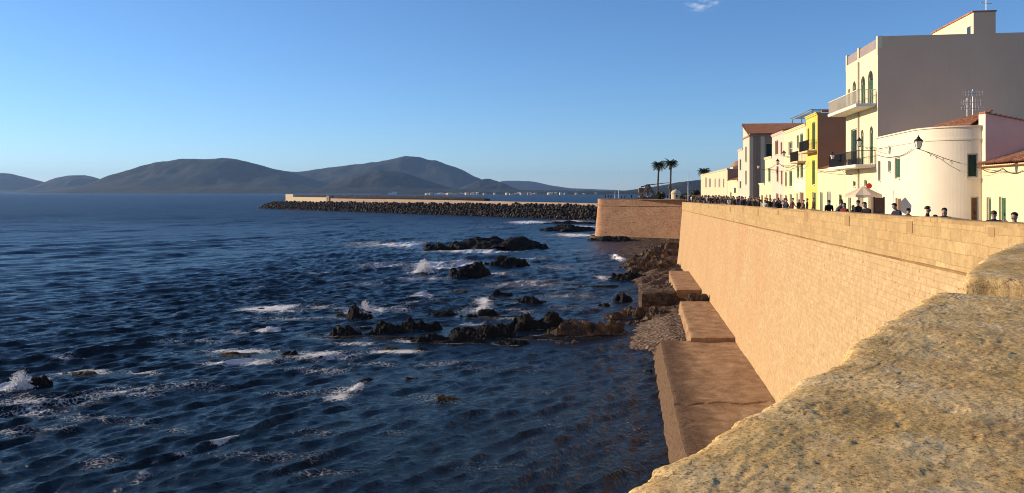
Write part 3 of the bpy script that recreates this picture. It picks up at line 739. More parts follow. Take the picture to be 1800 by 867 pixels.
# ------------------------------------------------------------------ sea wall, shore, platforms, far bastion
NW = np.array([-0.989, 0.148])          # out of the wall, toward the sea
def course(poly):
    s = [0.0]
    for a, b in zip(poly[:-1], poly[1:]): s.append(s[-1] + float(np.hypot(b[0] - a[0], b[1] - a[1])))
    return np.array(s)
def normals(poly, flip=1):
    p = np.array(poly); t = np.gradient(p, axis=0); t /= np.linalg.norm(t, axis=1)[:, None]
    return np.stack([-t[:, 1], t[:, 0]], 1) * flip
def wall_sheet(name, poly, nor, ztop, zbot, off_top, off_bot, mat, parent, rows=24, amp=0.03, seed=1, curve=1.0):
    p = np.array(poly); s = course(poly); n = nor
    f = np.linspace(0, 1, rows)[:, None]
    Z = np.asarray(zbot)[None] * (1 - f) + np.asarray(ztop)[None] * f
    off = off_bot + (off_top - off_bot) * f ** curve
    d = off + amp * fbm(s[None] / 2.5 + f * 0, Z / 1.6, 4, seed)
    X = p[None, :, 0] + n[None, :, 0] * d; Y = p[None, :, 1] + n[None, :, 1] * d
    S = np.repeat(s[None], rows, 0)
    me = grid_mesh(name, X, Y, Z, mat, True, (S, Z))
    return link(name, me, parent)
def band(name, poly, nor, z0, z1, o0, o1, mat, parent, amp=0.0, seed=2):
    """closed strip along the line: from offset o0 (outside) to o1 (inside), levels z0..z1"""
    p = np.array(poly); s = course(poly)
    rg = amp * fbm(s / 1.4, s * 0 + seed, 3, seed)
    z0 = np.asarray(z0) + 0 * s; z1 = np.asarray(z1) + rg
    ring = [(o1, z0), (o0, z0), (o0, 0.5 * (z0 + z1)), (o0, z1 - 0.02), (o0 - 0.03, z1), (0.5 * (o0 + o1), z1 + 0.01), (o1 + 0.02, z1), (o1, z0)]
    X = []; Y = []; Z = []; V = []; v = 0
    for i, (o, z) in enumerate(ring):
        X.append(p[:, 0] + nor[:, 0] * o); Y.append(p[:, 1] + nor[:, 1] * o); Z.append(z + 0 * s)
        if i: v = v + (np.abs(ring[i][0] - ring[i - 1][0]) + np.mean(np.abs(ring[i][1] - ring[i - 1][1])))
        V.append((z if i in (1, 2, 3) else np.zeros_like(s) + v) + 0 * s)
    me = grid_mesh(name, np.array(X), np.array(Y), np.array(Z), mat, False, (np.repeat(s[None], len(ring), 0), np.array(V)))
    return link(name, me, parent)

Yw = list(np.arange(19.0, 166.5, 1.5))
poly = [(xp(y), y) for y in Yw] + [(35.75, 167.3), (36.2, 168.6), (37.2, 170.2), (39.0, 173.5), (45, 192), (52, 216), (59, 240), (66, 252)]
nor = normals(poly)
pz = np.array([zt(y) for _, y in poly])
def thing(name, loc, label, cat, group=None, rz=0): return empty(name, loc, rz, label=label, cat=cat, group=group)
wr = thing('sea_wall', (0, 0, 0), 'long leaning sandstone sea wall below the row of houses', 'wall')
wall_sheet('masonry_face', poly, nor, pz - 1.78, pz * 0 - 17.0, 0.0, 1.25, M_wall, wr, 40, 0.05, 3, 0.9)
wall_sheet('parapet_face', poly, nor, pz - 0.10, pz - 1.72, 0.02, 0.03, M_parapet, wr, 10, 0.03, 5)
band('coping', poly, nor, pz - 0.16, pz, 0.025, -0.55, M_coping, wr, 0.07, 4)
band('string_course', poly, nor, pz - 1.785, pz - 1.70, 0.06, -0.02, M_ledge_shade, wr, 0.03, 6)
band('parapet_back', poly, nor, pz * 0 - 3.2, pz - 0.12, -0.42, -0.52, M_parapet, wr, 0.0, 7)
# darker blocks let into the parapet; far ones paint the shade of notches
for (px_, hh, ww) in [(1232, .5, 1.0), (1246, .45, .9), (1262, .5, 1.0), (1284, .5, .9), (1306, .55, .9), (1333, .6, .9), (1368, .35, .8), (1417, .55, .9), (1490, .5, .8), (1600, .45, .7), (1745, .28, .45)]:
    y = y_of(px_); m = MB(); z1 = -0.17; z0 = z1 - hh
    u0 = random.random() * 30
    m.box(-ww / 2, ww / 2, -0.045, 0.1, z0, z1)
    b = m.build('stone_and_shade_patch', M_coping, wr, (xp(y), y, zt(y)), atan2(-0.989, -0.148))

# far round-cornered bastion
a0, a1 = (70.0, 246.8), (30.6, 269.5)
fp = [(a0[0] + (a1[0] - a0[0]) * t, a0[1] + (a1[1] - a0[1]) * t) for t in np.linspace(0, 1, 26)]
cc = (a1[0] + 0.5 * 2.6, a1[1] + 0.866 * 2.6)
for q in np.linspace(0.12, 1, 9):
    th = atan2(-0.866, -0.5) - q * 1.9
    fp.append((cc[0] + 2.6 * cos(th), cc[1] + 2.6 * sin(th)))
e0 = fp[-1]; tdir = (fp[-1][0] - fp[-2][0], fp[-1][1] - fp[-2][1]); tl = np.hypot(*tdir)
for q in (6, 14, 24, 40): fp.append((e0[0] + tdir[0] / tl * q, e0[1] + tdir[1] / tl * q))
fp = fp[::-1]; fn = normals(fp, 1)
mid = np.array(fp[len(fp) - 10])
if fn[len(fp) - 10] @ np.array([-0.5, -0.866]) < 0: fn = -fn
zb = np.zeros(len(fp)) - 2.5
br = thing('bastion', (0, 0, 0), 'far round cornered stone bastion with pockmarked face, carrying palms', 'bastion')
wall_sheet('masonry_face', fp, fn, zb - 2.2, zb * 0 - 17.0, 0.0, 1.2, M_bastion, br, 30, 0.16, 8)
wall_sheet('parapet_face', fp, fn, zb, zb - 2.05, 0.0, 0.0, M_bastion, br, 8, 0.06, 9)
band('string_course', fp, fn, zb - 2.3, zb - 2.0, 0.22, -0.1, M_bastion, br, 0.02, 3)
band('coping', fp, fn, zb - 0.1, zb + 0.06, 0.06, -0.8, M_bastion, br, 0.05, 3)
wall_sheet('footing', fp, fn, zb * 0 - 15.0, zb * 0 - 17.2, 2.4, 3.2, M_shore, br, 6, 0.5, 13)

# raised ground behind the walls: promenade, quay and bastion floor
rows = []
for y in list(np.arange(19.5, 168, 6)) + [168, 180, 192, 216, 240, 246, 252, 258, 264, 268, 276, 300, 330]:
    if y <= 168: x = xp(y) + 0.5
    elif y <= 246: x = np.interp(y, [168, 173.5, 192, 216, 240, 246], [36.6, 39.6, 45.6, 52.6, 59.8, 64])
    else: x = np.interp(y, [246, 268, 276, 300, 330], [64, 35, 34.5, 43, 54])
    rows.append((x, y, gz(y)))
cs = np.concatenate([np.linspace(0, 1, 12) ** 2])
Xg = np.array([[r[0] + (300 - r[0]) * c for c in cs] for r in rows]); Yg = np.array([[r[1]] * 12 for r in rows]); Zg = np.array([[r[2]] * 12 for r in rows])
tag(link('promenade', grid_mesh('promenade', Xg, Yg, Zg, M_pave)), kind='structure')

# rocky foreshore at the foot of the wall
yv = np.linspace(70, 268, 260); dv = np.linspace(0, 30, 70)
D_, Y_ = np.meshgrid(dv, yv)
Xc = np.interp(Y_, [70, 168, 192, 240, 268], [21.4, 36.2, 45, 59, 70])
X_ = Xc - D_
wid = np.interp(Y_, [70, 82, 98, 112, 130, 150, 170, 200, 268], [8.8, 9.5, 8.5, 8.5, 9.5, 9, 12, 22, 22])
Z_ = -15.1 - 0.095 * np.clip(D_ - 3, 0, 40) * (9 / wid) + 1.15 * (ridged((X_ - 0.35 * Y_) / 2.0, Y_ / 7.0, 5, 3) - 0.55) + 0.35 * (ridged(X_ / 1.3, Y_ / 1.3, 4, 6) - 0.6) - 1.8 * np.clip((D_ - wid) / 5, 0, 2)
Z_ += 0.5 * np.exp(-((Y_ - 86) / 7) ** 2) * (D_ < 14)
Z_ = Z_ - 1.1 * np.clip((98 - Y_) / 3, 0, 1)
Z_ = np.where(Y_ < 79, -17.5, Z_)
Z_ = np.where(Y_ > 185, np.minimum(Z_, -15.75 + 0.35 * fbm(X_ / 3, Y_ / 3, 4, 5)), Z_)
tag(link('rocky_shore', grid_mesh('rocky_shore', X_, Y_, Z_, M_shore, False)), kind='structure')
yv = np.linspace(78.5, 96, 90); tv = np.linspace(0, 1, 50)
T_, Y_ = np.meshgrid(tv, yv)
XL = np.interp(Y_, [78.5, 82, 87, 96], [14.6, 12.2, 11.8, 14.0]); XR = np.interp(Y_, [77, 96], [18.5, 21.5])
X_ = XL + (XR - XL) * T_
Z_ = -16.25 + 1.35 * np.clip(T_ * 1.6, 0, 1) * np.clip((Y_ - 77.5) / 4, 0.1, 1) + 0.12 * fbm(X_ * 1.2, Y_ * 1.2, 5, 8)
tag(link('pebble_beach', grid_mesh('pebble_beach', X_, Y_, Z_, M_pebble)), kind='structure')

def slab(name, y0, y1, xl, xr, zf, zb, mat, parent=None, nu=120, nv=40, rough=0.05, round_=0.12, edge=0.12, seed=1, foot=0.0):
    """cast block: left edge xl(y), right edge xr(y), top zf(y,t), worn edges"""
    u = np.linspace(0, 1, nu); v = np.linspace(0, 1, nv)
    U = np.concatenate([[0, 0], u, [1, 1]]); V = np.concatenate([[0] * 6, v, [1, 1]])
    ru = np.concatenate([[1, 0.5], np.zeros(nu), [0.5, 1]]); rv = np.concatenate([[1, 0.8, 0.6, 0.4, 0.2, 0.04], np.zeros(nv), [0.5, 1]])
    VV, UU = np.meshgrid(V, U); RV, RU = np.meshgrid(rv, ru)
    Y = y0 + (y1 - y0) * UU
    wob = edge * fbm(Y / 1.3, VV * 0 + seed, 4, seed)
    X = (xl(Y) + wob) * (1 - VV) + xr(Y) * VV
    drop = np.maximum(RV, RU)
    Zt = zf(Y, VV) + rough * fbm(X / 0.8, Y / 0.8, 4, seed + 1)
    dl = np.minimum(np.minimum((X - xl(Y) - wob), (Y - y0) + 0.0), (y1 - Y))
    Zt = Zt - round_ * np.exp(-np.clip(dl, 0, 9) / 0.12)
    Z = Zt * (1 - drop) + zb * drop
    X = X - foot * RV * (VV < 0.5) * np.where(RV < 0.1, 0, 1) + 0.04 * fbm(Y / 0.9, Z / 0.5, 4, seed + 5) * (drop > 0)
    me = grid_mesh(name, X, Y, Z, mat, False)
    return link(name, me, parent)
t = thing('concrete_platform', (14, 60, -16), 'wide worn concrete platform at the foot of the sea wall, cracked across', 'platform', 'concrete platforms under the wall')
def cr(y): return 0.14 * np.exp(-((y - 0) / 0.1) ** 2)
slabf = lambda Y, V: -14.25 + 0.10 * fbm(Y / 6, V * 3, 3, 9) - 0.18 * np.exp(-((Y - 53.6 - 0.7 * (V - 0.2) - 0.5 * fbm(V * 5, V * 0, 3, 2)) / 0.13) ** 2) * (V < 0.92)
o = slab('slab', 22, 76.2, lambda Y: 9.42 + (Y - 43.1) * 0.143, lambda Y: xp(Y) - 0.35, slabf, -17.2, M_plat, t, 330, 50, 0.035, 0.05, 0.10, 4, foot=1.15)
o.location = (-14, -60, 16)
t = thing('concrete_platform', (19, 88, -16), 'narrower raised concrete ledge against the wall, beyond the wide platform', 'platform', 'concrete platforms under the wall')
o = slab('slab', 75.6, 101, lambda Y: 17.0 + (Y - 75.4) * 0.168, lambda Y: xp(Y) - 0.35, lambda Y, V: -13.85 + 0.06 * fbm(Y / 3, V * 3, 3, 7), -17.2, M_plat, t, 120, 30, 0.03, 0.05, 0.06, 6, foot=0.6)
o.location = (-19, -88, 16)
t = thing('concrete_platform', (26, 126, -16), 'small far concrete ledge at the wall foot among brown rocks', 'platform', 'concrete platforms under the wall')
o = slab('slab', 112, 138, lambda Y: 24.0 + (Y - 117.7) * 0.155, lambda Y: xp(Y) - 0.35, lambda Y, V: -13.75 + 0 * Y, -17.2, M_plat, t, 80, 20, 0.04, 0.06, 0.08, 8)
o.location = (-26, -126, 16)
o = slab('concrete_block', 106.5, 111.5, lambda Y: 17.2 + (Y - 106.5) * 0.1, lambda Y: 22.0 + (Y - 106.5) * 0.1, lambda Y, V: -13.55 + 0.15 * V, -16.4, M_shore, None, 30, 30, 0.14, 0.2, 0.3, 12)
tag(o, 'big tilted concrete block lying among the shore rocks', 'concrete block')

# ------------------------------------------------------------------ the bastion the picture is taken from
ZP = -0.70
e0 = at_z(1115, 867, ZP)[:2]; e1 = at_z(1648, 511, ZP)[:2]
E = (e1 - e0) / np.linalg.norm(e1 - e0); Q = np.array([E[1], -E[0]])         # along the parapet; inward
def uv_of(px, py):
    p = at_z(px, py, ZP)[:2] - e0; return float(p @ E), float(p @ Q)
outl = [uv_of(*q) for q in [(1040, 930), (1115, 867), (1160, 830), (1195, 808), (1232, 792), (1262, 774), (1300, 748), (1330, 730), (1360, 706), (1392, 690), (1402, 676), (1415, 660), (1440, 652), (1468, 641), (1500, 627), (1508, 600), (1530, 583), (1560, 565), (1600, 543), (1648, 511)]]
ou = [q[0] for q in outl]; ov = [q[1] - (0.035 if q[0] < 1.2 else 0.018) for q in outl]
outl2 = [uv_of(*q) for q in [(1698, 486), (1703, 470), (1718, 462), (1738, 446), (1765, 436), (1797, 424), (1815, 416)]]
ou2 = [q[0] for q in outl2]; ov2 = [q[1] for q in outl2]
RZP = atan2(E[1], E[0])           # local x along the parapet, local y to the outside (-Q)
pr = thing('stone_parapet', (e0[0], e0[1], -1.8), 'broad pitted sandstone parapet with ochre lichen, close in the foreground', 'parapet', rz=RZP)
def merlon(name, u0, u1, uu, vv, W, nu, nv, seed, zt_=ZP):
    u = np.linspace(0, 1, nu); v = np.linspace(0, 1, nv) ** 1.25
    ns = 14
    sd = np.linspace(1, 0.03, ns)
    V = np.concatenate([np.zeros(ns), v, [1]]); rv = np.concatenate([sd, np.zeros(nv), [1]])
    U = np.concatenate([np.zeros(6), u, np.ones(6)]); ru = np.concatenate([np.linspace(1, 0.05, 6), np.zeros(nu), np.linspace(0.05, 1, 6)])
    VV, UU = np.meshgrid(V, U); RV, RU = np.meshgrid(rv, ru)
    x = u0 + (u1 - u0) * UU
    ed = np.interp(x, uu, vv) + 0.03 * fbm(x * 9, x * 0 + seed, 5, seed, 0.65) + 0.012 * fbm(x * 30, x * 0, 3, seed + 1)
    y = ed + (W - ed) * VV
    drop = np.maximum(RV, RU)
    big = 0.012 * fbm(x * 2.2, y * 2.2, 4, seed + 2)
    med = 0.005 * fbm(x * 6 + y * 2, y * 9, 4, seed + 3)
    pit = ridged(x * 13, y * 17, 4, seed + 4); fin = fbm(x * 38, y * 38, 4, seed + 6, 0.65)
    hol = np.clip(fbm(x * 9, y * 13, 4, seed + 8) - 0.12, 0, 1)
    z = zt_ + big + med - 0.004 * hol + 0.0022 * (pit - 0.6) + 0.0012 * fin
    q_ = 5.0 * fbm(x * 1.7 + 3, y * 3.1, 4, seed + 15); q_ = q_ - np.floor(q_)          # worn bedding steps
    q2 = 4.0 * fbm(x * 4.1, y * 6.3 + 5, 4, seed + 16); q2 = q2 - np.floor(q2)
    z = z + 0.0018 * (np.clip(q_ * 1.08, 0, 1) - 9 * np.clip(q_ - 0.9, 0, 1)) + 0.0010 * (q2 - 8 * np.clip(q2 - 0.88, 0, 1))
    spk = np.clip(vnoise(x * 26, y * 30, seed + 17) - 0.83, 0, 1); z = z - 0.02 * spk
    dl = y - ed
    z = z - 0.03 * np.exp(-np.clip(dl, 0, 9) / 0.03) * (1 + 0.8 * fbm(x * 5, x * 0 + 2, 3, seed + 9))
    dn = np.minimum(x - u0, u1 - x); z = z - 0.02 * np.exp(-np.clip(dn, 0, 9) / 0.03)
    z = z * (1 - drop) + (-1.55) * drop
    bul = 0.05 * fbm(x * 3, z * 5, 4, seed + 11) + 0.02 * fbm(x * 14, z * 14, 3, seed + 12)
    y = y - 0.02 * RV + bul * (RV > 0) * (VV < 0.5)
    x = x + (RU > 0) * (0.03 * fbm(y * 4, z * 5, 4, seed + 13)) * np.where(UU < 0.5, 1, 1)
    me = grid_mesh(name, x, -y, z + 1.8, M_sand, True, flip=True)
    return link(name, me, pr)
merlon('coping_block', -1.6, ou[-1], ou, ov, 1.35, 620, 240, 21)
merlon('coping_block', ou2[0], 20.0, ou2 + [20.0], ov2 + [0.0], 1.35, 500, 60, 51)
m = MB(); m.box(ou[-1] - 0.3, ou2[0] + 0.3, -1.33, 0.02, 0.25, 0.72); m.build('embrasure_sill', M_sand, pr)
# its body and walkway
bp = [tuple(e0 + E * u) for u in np.arange(-9, 23.5, 0.75)]
bn = normals(bp, 1)
if bn[3] @ (-Q) < 0: bn = -bn
zz = np.zeros(len(bp))
bw = thing('bastion_wall', (0, 0, 0), 'battered stone bastion wall below the foreground parapet', 'wall')
wall_sheet('masonry_face', bp, bn, zz - 1.5, zz - 17.0, -0.12, 1.1, M_wall, bw, 30, 0.04, 33)
inn = [tuple(np.array(q) + Q * 0.3) for q in bp]
m = MB(); pts = [(q[0], q[1], -1.72) for q in inn] + [(34, 20, -1.72), (34, -12, -1.72)]
m.face(pts[::-1]); tag(m.build('bastion_walkway', M_pave), kind='structure')
# ------------------------------------------------------------------ houses along the promenade
HZ = atan2(-0.989, -0.148)          # local x: along the front toward the camera, local y: inland
def house_frame(name, label, pxf, w, group='houses along the promenade', cat='house'):
    Yf = y_of(pxf, w); h = thing(name, (xp(Yf) + w, Yf, gz(Yf)), label, cat, group, HZ)
    return h, Yf, w, gz(Yf)
def loc(fr, px, py):                # photo -> along the front, height over the ground
    Y = y_of(px, fr[2]); return (fr[1] - Y) * 1.0112, (337.0 - py) / F * Y - fr[3]
def facade(m, mp, A0, A1, Z1, holes, mi=0, dep=0.22, z0=0.0):
    """wall sheet with real openings; holes (a0, a1, z0, z1, arched)"""
    H = []
    for a0, a1, b0, b1, ar in holes: H.append((a0, a1, b0, b1))
    xs = sorted(set([A0, A1] + [v for h in H for v in h[:2]])); zs = sorted(set([z0, Z1] + [v for h in H for v in h[2:]]))
    for i in range(len(xs) - 1):
        for j in range(len(zs) - 1):
            cx, cz = (xs[i] + xs[i + 1]) / 2, (zs[j] + zs[j + 1]) / 2
            if any(h[0] < cx < h[1] and h[2] < cz < h[3] for h in H): continue
            m.face([mp(xs[i], zs[j], 0), mp(xs[i + 1], zs[j], 0), mp(xs[i + 1], zs[j + 1], 0), mp(xs[i], zs[j + 1], 0)], None, mi)
    for (a0, a1, b0, b1, ar) in holes:
        for p, q in (((a0, b0), (a0, b1)), ((a0, b1), (a1, b1)), ((a1, b1), (a1, b0)), ((a1, b0), (a0, b0))):
            m.face([mp(p[0], p[1], 0), mp(p[0], p[1], dep), mp(q[0], q[1], dep), mp(q[0], q[1], 0)], None, mi)
        if ar:
            r = (a1 - a0) / 2; c = (a0 + a1) / 2; zc = b1 - r
            for s in (-1, 1):
                arc = [(c + s * r * cos(t), zc + r * sin(t)) for t in np.linspace(0, pi / 2, 7)]
                for p, q in zip(arc[:-1], arc[1:]):
                    cor = (c + s * r, b1)
                    m.face([mp(cor[0], cor[1], 0), mp(p[0], p[1], 0), mp(q[0], q[1], 0)], None, mi)
                    m.face([mp(p[0], p[1], 0), mp(p[0], p[1], dep), mp(q[0], q[1], dep), mp(q[0], q[1], 0)], None, mi)
def mbox(m, mp, a0, a1, z0, z1, d0, d1, mi=0):
    i = len(m.v)
    m.v += [mp(a0, z0, d0), mp(a1, z0, d0), mp(a1, z1, d0), mp(a0, z1, d0), mp(a0, z0, d1), mp(a1, z0, d1), mp(a1, z1, d1), mp(a0, z1, d1)]
    for q in ((0, 1, 2, 3), (5, 4, 7, 6), (4, 0, 3, 7), (1, 5, 6, 2), (3, 2, 6, 7), (4, 5, 1, 0)):
        m.f.append(tuple(i + k for k in q)); m.uv.append(None); m.mi.append(mi)
def opening(par, mp, hole, kind):
    a0, a1, b0, b1, ar = hole; e = 0.004
    a0 += e; a1 -= e; b0 += e; b1 -= e; c = (a0 + a1) / 2; fw = min(0.07, (a1 - a0) * 0.12)
    zt_ = b1 - (a1 - a0) / 2 if ar else b1
    if kind in ('green', 'dark', 'brown', 'glass', 'grey'):
        m = MB()
        for q in ((a0, a0 + fw, b0, b1), (a1 - fw, a1, b0, b1), (a0 + fw, a1 - fw, b1 - fw, b1), (a0 + fw, a1 - fw, b0, b0 + fw)):
            mbox(m, mp, q[0], q[1], q[2], q[3], 0.13, 0.19)
        win = m.build('window', M_trim, par)
        if ar or kind == 'glass':
            m = MB(); mbox(m, mp, a0 + fw, a1 - fw, (zt_ if kind != 'glass' else b0 + fw), b1 - fw, 0.16, 0.175); m.build('pane', M_glass, win)
        if kind == 'glass':
            m = MB(); mbox(m, mp, c - 0.025, c + 0.025, b0 + fw, b1 - fw, 0.135, 0.158); mbox(m, mp, a0 + fw, c - 0.03, (b0 + b1) / 2 - .02, (b0 + b1) / 2 + .02, 0.137, 0.157); mbox(m, mp, c + 0.03, a1 - fw, (b0 + b1) / 2 - .02, (b0 + b1) / 2 + .02, 0.137, 0.157); m.build('glazing_bar', M_trim, win)
        else:
            mat = {'green': M_green, 'dark': M_dgreen, 'brown': M_door, 'grey': M_grey}[kind]
            for l0, l1 in ((a0 + fw, c - 0.01), (c + 0.01, a1 - fw)):
                m = MB(); mbox(m, mp, l0, l1, b0 + fw, zt_ - fw, 0.12, 0.128)
                nsl = max(4, int((zt_ - b0) / 0.11))
                for k in range(nsl):
                    z = b0 + fw + 0.03 + (zt_ - b0 - 2 * fw - 0.06) * (k + 0.5) / nsl
                    mbox(m, mp, l0 + 0.05, l1 - 0.05, z - 0.03, z + 0.02, 0.095, 0.118)
                for q0, q1 in ((l0, l0 + 0.05), (l1 - 0.05, l1)): mbox(m, mp, q0, q1, b0 + fw, zt_ - fw, 0.085, 0.117)
                m.build('shutter', mat, win)
        if b0 > 0.3:
            m = MB(); mbox(m, mp, a0 - 0.08, a1 + 0.08, b0 - 0.09, b0 - 0.012, -0.09, -0.003); m.build('window_sill', M_trim, win)
    else:
        mat = {'door': M_door, 'gdoor': M_green, 'wdoor': M_grey}[kind]
        m = MB(); mbox(m, mp, a0 + 0.06, a1 - 0.06, b0, b1 - 0.06, 0.13, 0.18)
        for q in ((0.15, 0.45), (0.55, 0.9)):
            mbox(m, mp, a0 + 0.16, c - 0.05, b0 + (b1 - b0) * q[0], b0 + (b1 - b0) * q[1], 0.115, 0.128)
            mbox(m, mp, c + 0.05, a1 - 0.16, b0 + (b1 - b0) * q[0], b0 + (b1 - b0) * q[1], 0.115, 0.128)
        d = m.build('door', mat, par)
        m = MB()
        for q in ((a0, a0 + 0.058, b0, b1), (a1 - 0.058, a1, b0, b1), (a0 + 0.058, a1 - 0.058, b1 - 0.058, b1)): mbox(m, mp, q[0], q[1], q[2], q[3], 0.11, 0.2)
        m.build('door_frame', M_trim, d)
        m = MB(); mbox(m, mp, c + 0.03, c + 0.07, b0 + 1.0, b0 + 1.16, 0.07, 0.112); m.build('handle', M_iron, d)
FRONT = lambda a, z, d: (a, d, z)
def holes_of(fr, wins):
    out = []
    for (p0, p1, t_, b_, kind, ar) in wins:
        pm = (p0 + p1) / 2; a0, _ = loc(fr, p0, 300); a1, _ = loc(fr, p1, 300); _, z1 = loc(fr, pm, t_); _, z0 = loc(fr, pm, b_)
        if kind in ('door', 'gdoor', 'wdoor'): z0 = 0.02
        if a1 - a0 < 0.5: c = (a0 + a1) / 2; a0, a1 = c - 0.3, c + 0.3
        out.append(((a0, a1, max(0.02, z0), z1, ar), kind))
    return out
def house(name, label, pxf, pxn, w, pytop, depth, mat, side, wins, pyref=None, cornice=True, swins=(), roof=None, Ladd=0.0, label_wall=None):
    fr = house_frame(name, label, pxf, w); root = fr[0]
    L = (fr[1] - y_of(pxn, w)) * 1.0112 + Ladd
    _, H = loc(fr, pxn if pyref is None else pyref, pytop)
    hs = holes_of(fr, wins)
    m = MB(); facade(m, FRONT, 0, L, H, [h for h, k in hs], 0)
    SIDE = lambda a, z, d: (L - d, a, z)
    facade(m, SIDE, 0, depth, H, [h for h, k in swins], 1)
    m.face([(0, 0, 0), (0, 0, H), (0, depth, H), (0, depth, 0)], None, 1)
    m.face([(0, depth, 0), (0, depth, H), (L, depth, H), (L, depth, 0)], None, 1)
    m.face([(0, 0, H), (L, 0, H), (L, depth, H), (0, depth, H)], None, 1)
    m.build('wall', [mat, side], root)
    for h, k in hs: opening(root, FRONT, h, k)
    for h, k in swins: opening(root, SIDE, h, k)
    if cornice:
        m = MB(); m.box(-0.02, L + 0.04, -0.16, 0.3, H + 0.003, H + 0.11); m.box(-0.015, L + 0.02, -0.09, -0.003, H - 0.16, H - 0.003)
        m.build('cornice', mat, root)
    return fr, L, H
def tile_roof(par, c00, c10, c11, c01, mat=None, per=0.24, name='roof'):
    """barrel tiles between eave c00-c10 and ridge c01-c11"""
    c00, c10, c11, c01 = [np.array(c, float) for c in (c00, c10, c11, c01)]
    Lx = np.linalg.norm(c10 - c00); Ly = np.linalg.norm(c01 - c00); nx = max(8, int(Lx / per) * 6); ny = max(4, int(Ly / 0.36) * 2)
    nx = min(nx, 420); u, v = np.meshgrid(np.linspace(0, 1, nx + 1), np.linspace(0, 1, ny + 1))
    P = ((1 - u) * (1 - v))[..., None] * c00 + (u * (1 - v))[..., None] * c10 + (u * v)[..., None] * c11 + ((1 - u) * v)[..., None] * c01
    n = np.cross(c10 - c00, c01 - c00); n /= np.linalg.norm(n)
    if n[2] < 0: n = -n
    hgt = 0.055 * np.cos(2 * pi * u * Lx / per) + 0.03 * ((v * ny / 2) % 1.0) + 0.02 * vnoise(u * Lx / per, v * Ly / 0.36, 4)
    P = P + (hgt + 0.07)[..., None] * n
    me = grid_mesh(name, P[..., 0], P[..., 1], P[..., 2], mat or M_tile, False)
    o = link(name, me, par)
    dn = -0.16 * n
    m = MB(); m.face([tuple(c00 + dn), tuple(c10 + dn), tuple(c11 + dn)]); m.face([tuple(c00 + dn), tuple(c11 + dn), tuple(c01 + dn)])
    m.build('roof_deck', mat or M_tile, o)
    return o
def balcony(par, L0, L1, z, out, mat_s, rail, th=0.16, railh=1.0, rm=None):
    m = MB(); m.box(L0, L1, -out, -0.003, z - th, z)
    m.box(L0 + 0.03, L1 - 0.03, -out + 0.03, -0.003, z - th - 0.06, z - th - 0.003)
    b = m.build('balcony', mat_s, par)
    m = MB(); t = 0.03
    if rail == 'panel':
        m.box(L0 + .04, L1 - .04, -out + .04, -out + .07, z + 0.08, z + railh - 0.06); m.box(L0 + .04, L0 + .07, -out + .075, -0.01, z + 0.08, z + railh - 0.06); m.box(L1 - .07, L1 - .04, -out + .075, -0.01, z + 0.08, z + railh - 0.06)
        m.build('railing_panel', M_panel, b)
        m = MB(); 
    n = int((L1 - L0) / (0.13 if rail == 'bars' else 1.0))
    for k in range(n + 1):
        x = L0 + 0.05 + (L1 - L0 - 0.1) * k / n; m.box(x - 0.011, x + 0.011, -out + 0.072, -out + 0.094, z + 0.002, z + railh)
    for k in range(int(out / 0.14)):
        y = -out + 0.14 + 0.14 * k
        for x in (L0 + 0.09, L1 - 0.09): 
            if rail == 'bars': m.box(x - 0.011, x + 0.011, y - 0.011, y + 0.011, z + 0.002, z + railh)
    m.box(L0 + 0.03, L1 - 0.03, -out + 0.06, -out + 0.105, z + railh + 0.002, z + railh + 0.05)
    for x in (L0 + 0.09, L1 - 0.09): m.box(x - 0.02, x + 0.02, -out + 0.11, -0.01, z + railh + 0.002, z + railh + 0.05)
    m.build('railing', rm or M_iron, b)
    return b

# nearest low house with green doors, at the right edge
fr, L, H = house('low_house', 'low cream house with two green doors at the right edge, nearest of the row', 1724, 1900, 10.5, 291, 9, M_cream, M_pinkgable,
     [(1735, 1741, 347, 395, 'gdoor', 0), (1756, 1768, 346, 395, 'gdoor', 0), (1812, 1830, 342, 395, 'gdoor', 0)], pyref=1726, cornice=False)
tile_roof(fr[0], (-0.02, -0.3, H + .02), (L, -0.3, H + .02), (L, 6, H + 1.9), (-0.02, 6, H + 1.9))

# round-cornered house
fr = house_frame('round_corner_house', 'white house with a rounded corner, green shutters and a patch of terracotta roof', 1541, 7.5); rc = fr[0]
_, Hc = loc(fr, 1541, 243); Hc = 3.95 - fr[3]
Ls = (fr[1] - 51.8) * 1.0112; rr_ = 3.0
wins = [(1544, 1547, 283, 318, 'dark', 0), (1561, 1566, 283, 302, 'green', 0), (1572.5, 1582, 277, 314, 'green', 0), (1574, 1584, 348, 395, 'door', 0), (1597, 1609, 349, 395, 'wdoor', 0)]
hs = holes_of(fr, wins)
hs = [(h, k) for h, k in hs if h[1] < Ls - 0.02] 
m = MB(); facade(m, FRONT, 0, Ls, Hc, [h for h, k in hs], 0)
na = 24
def arcmap(a, z, d):            # a = metres along the arc, d = depth inward
    t = a / rr_; return (Ls + (rr_ - d) * sin(t), rr_ - (rr_ - d) * cos(t), z)
AL = rr_ * pi / 2
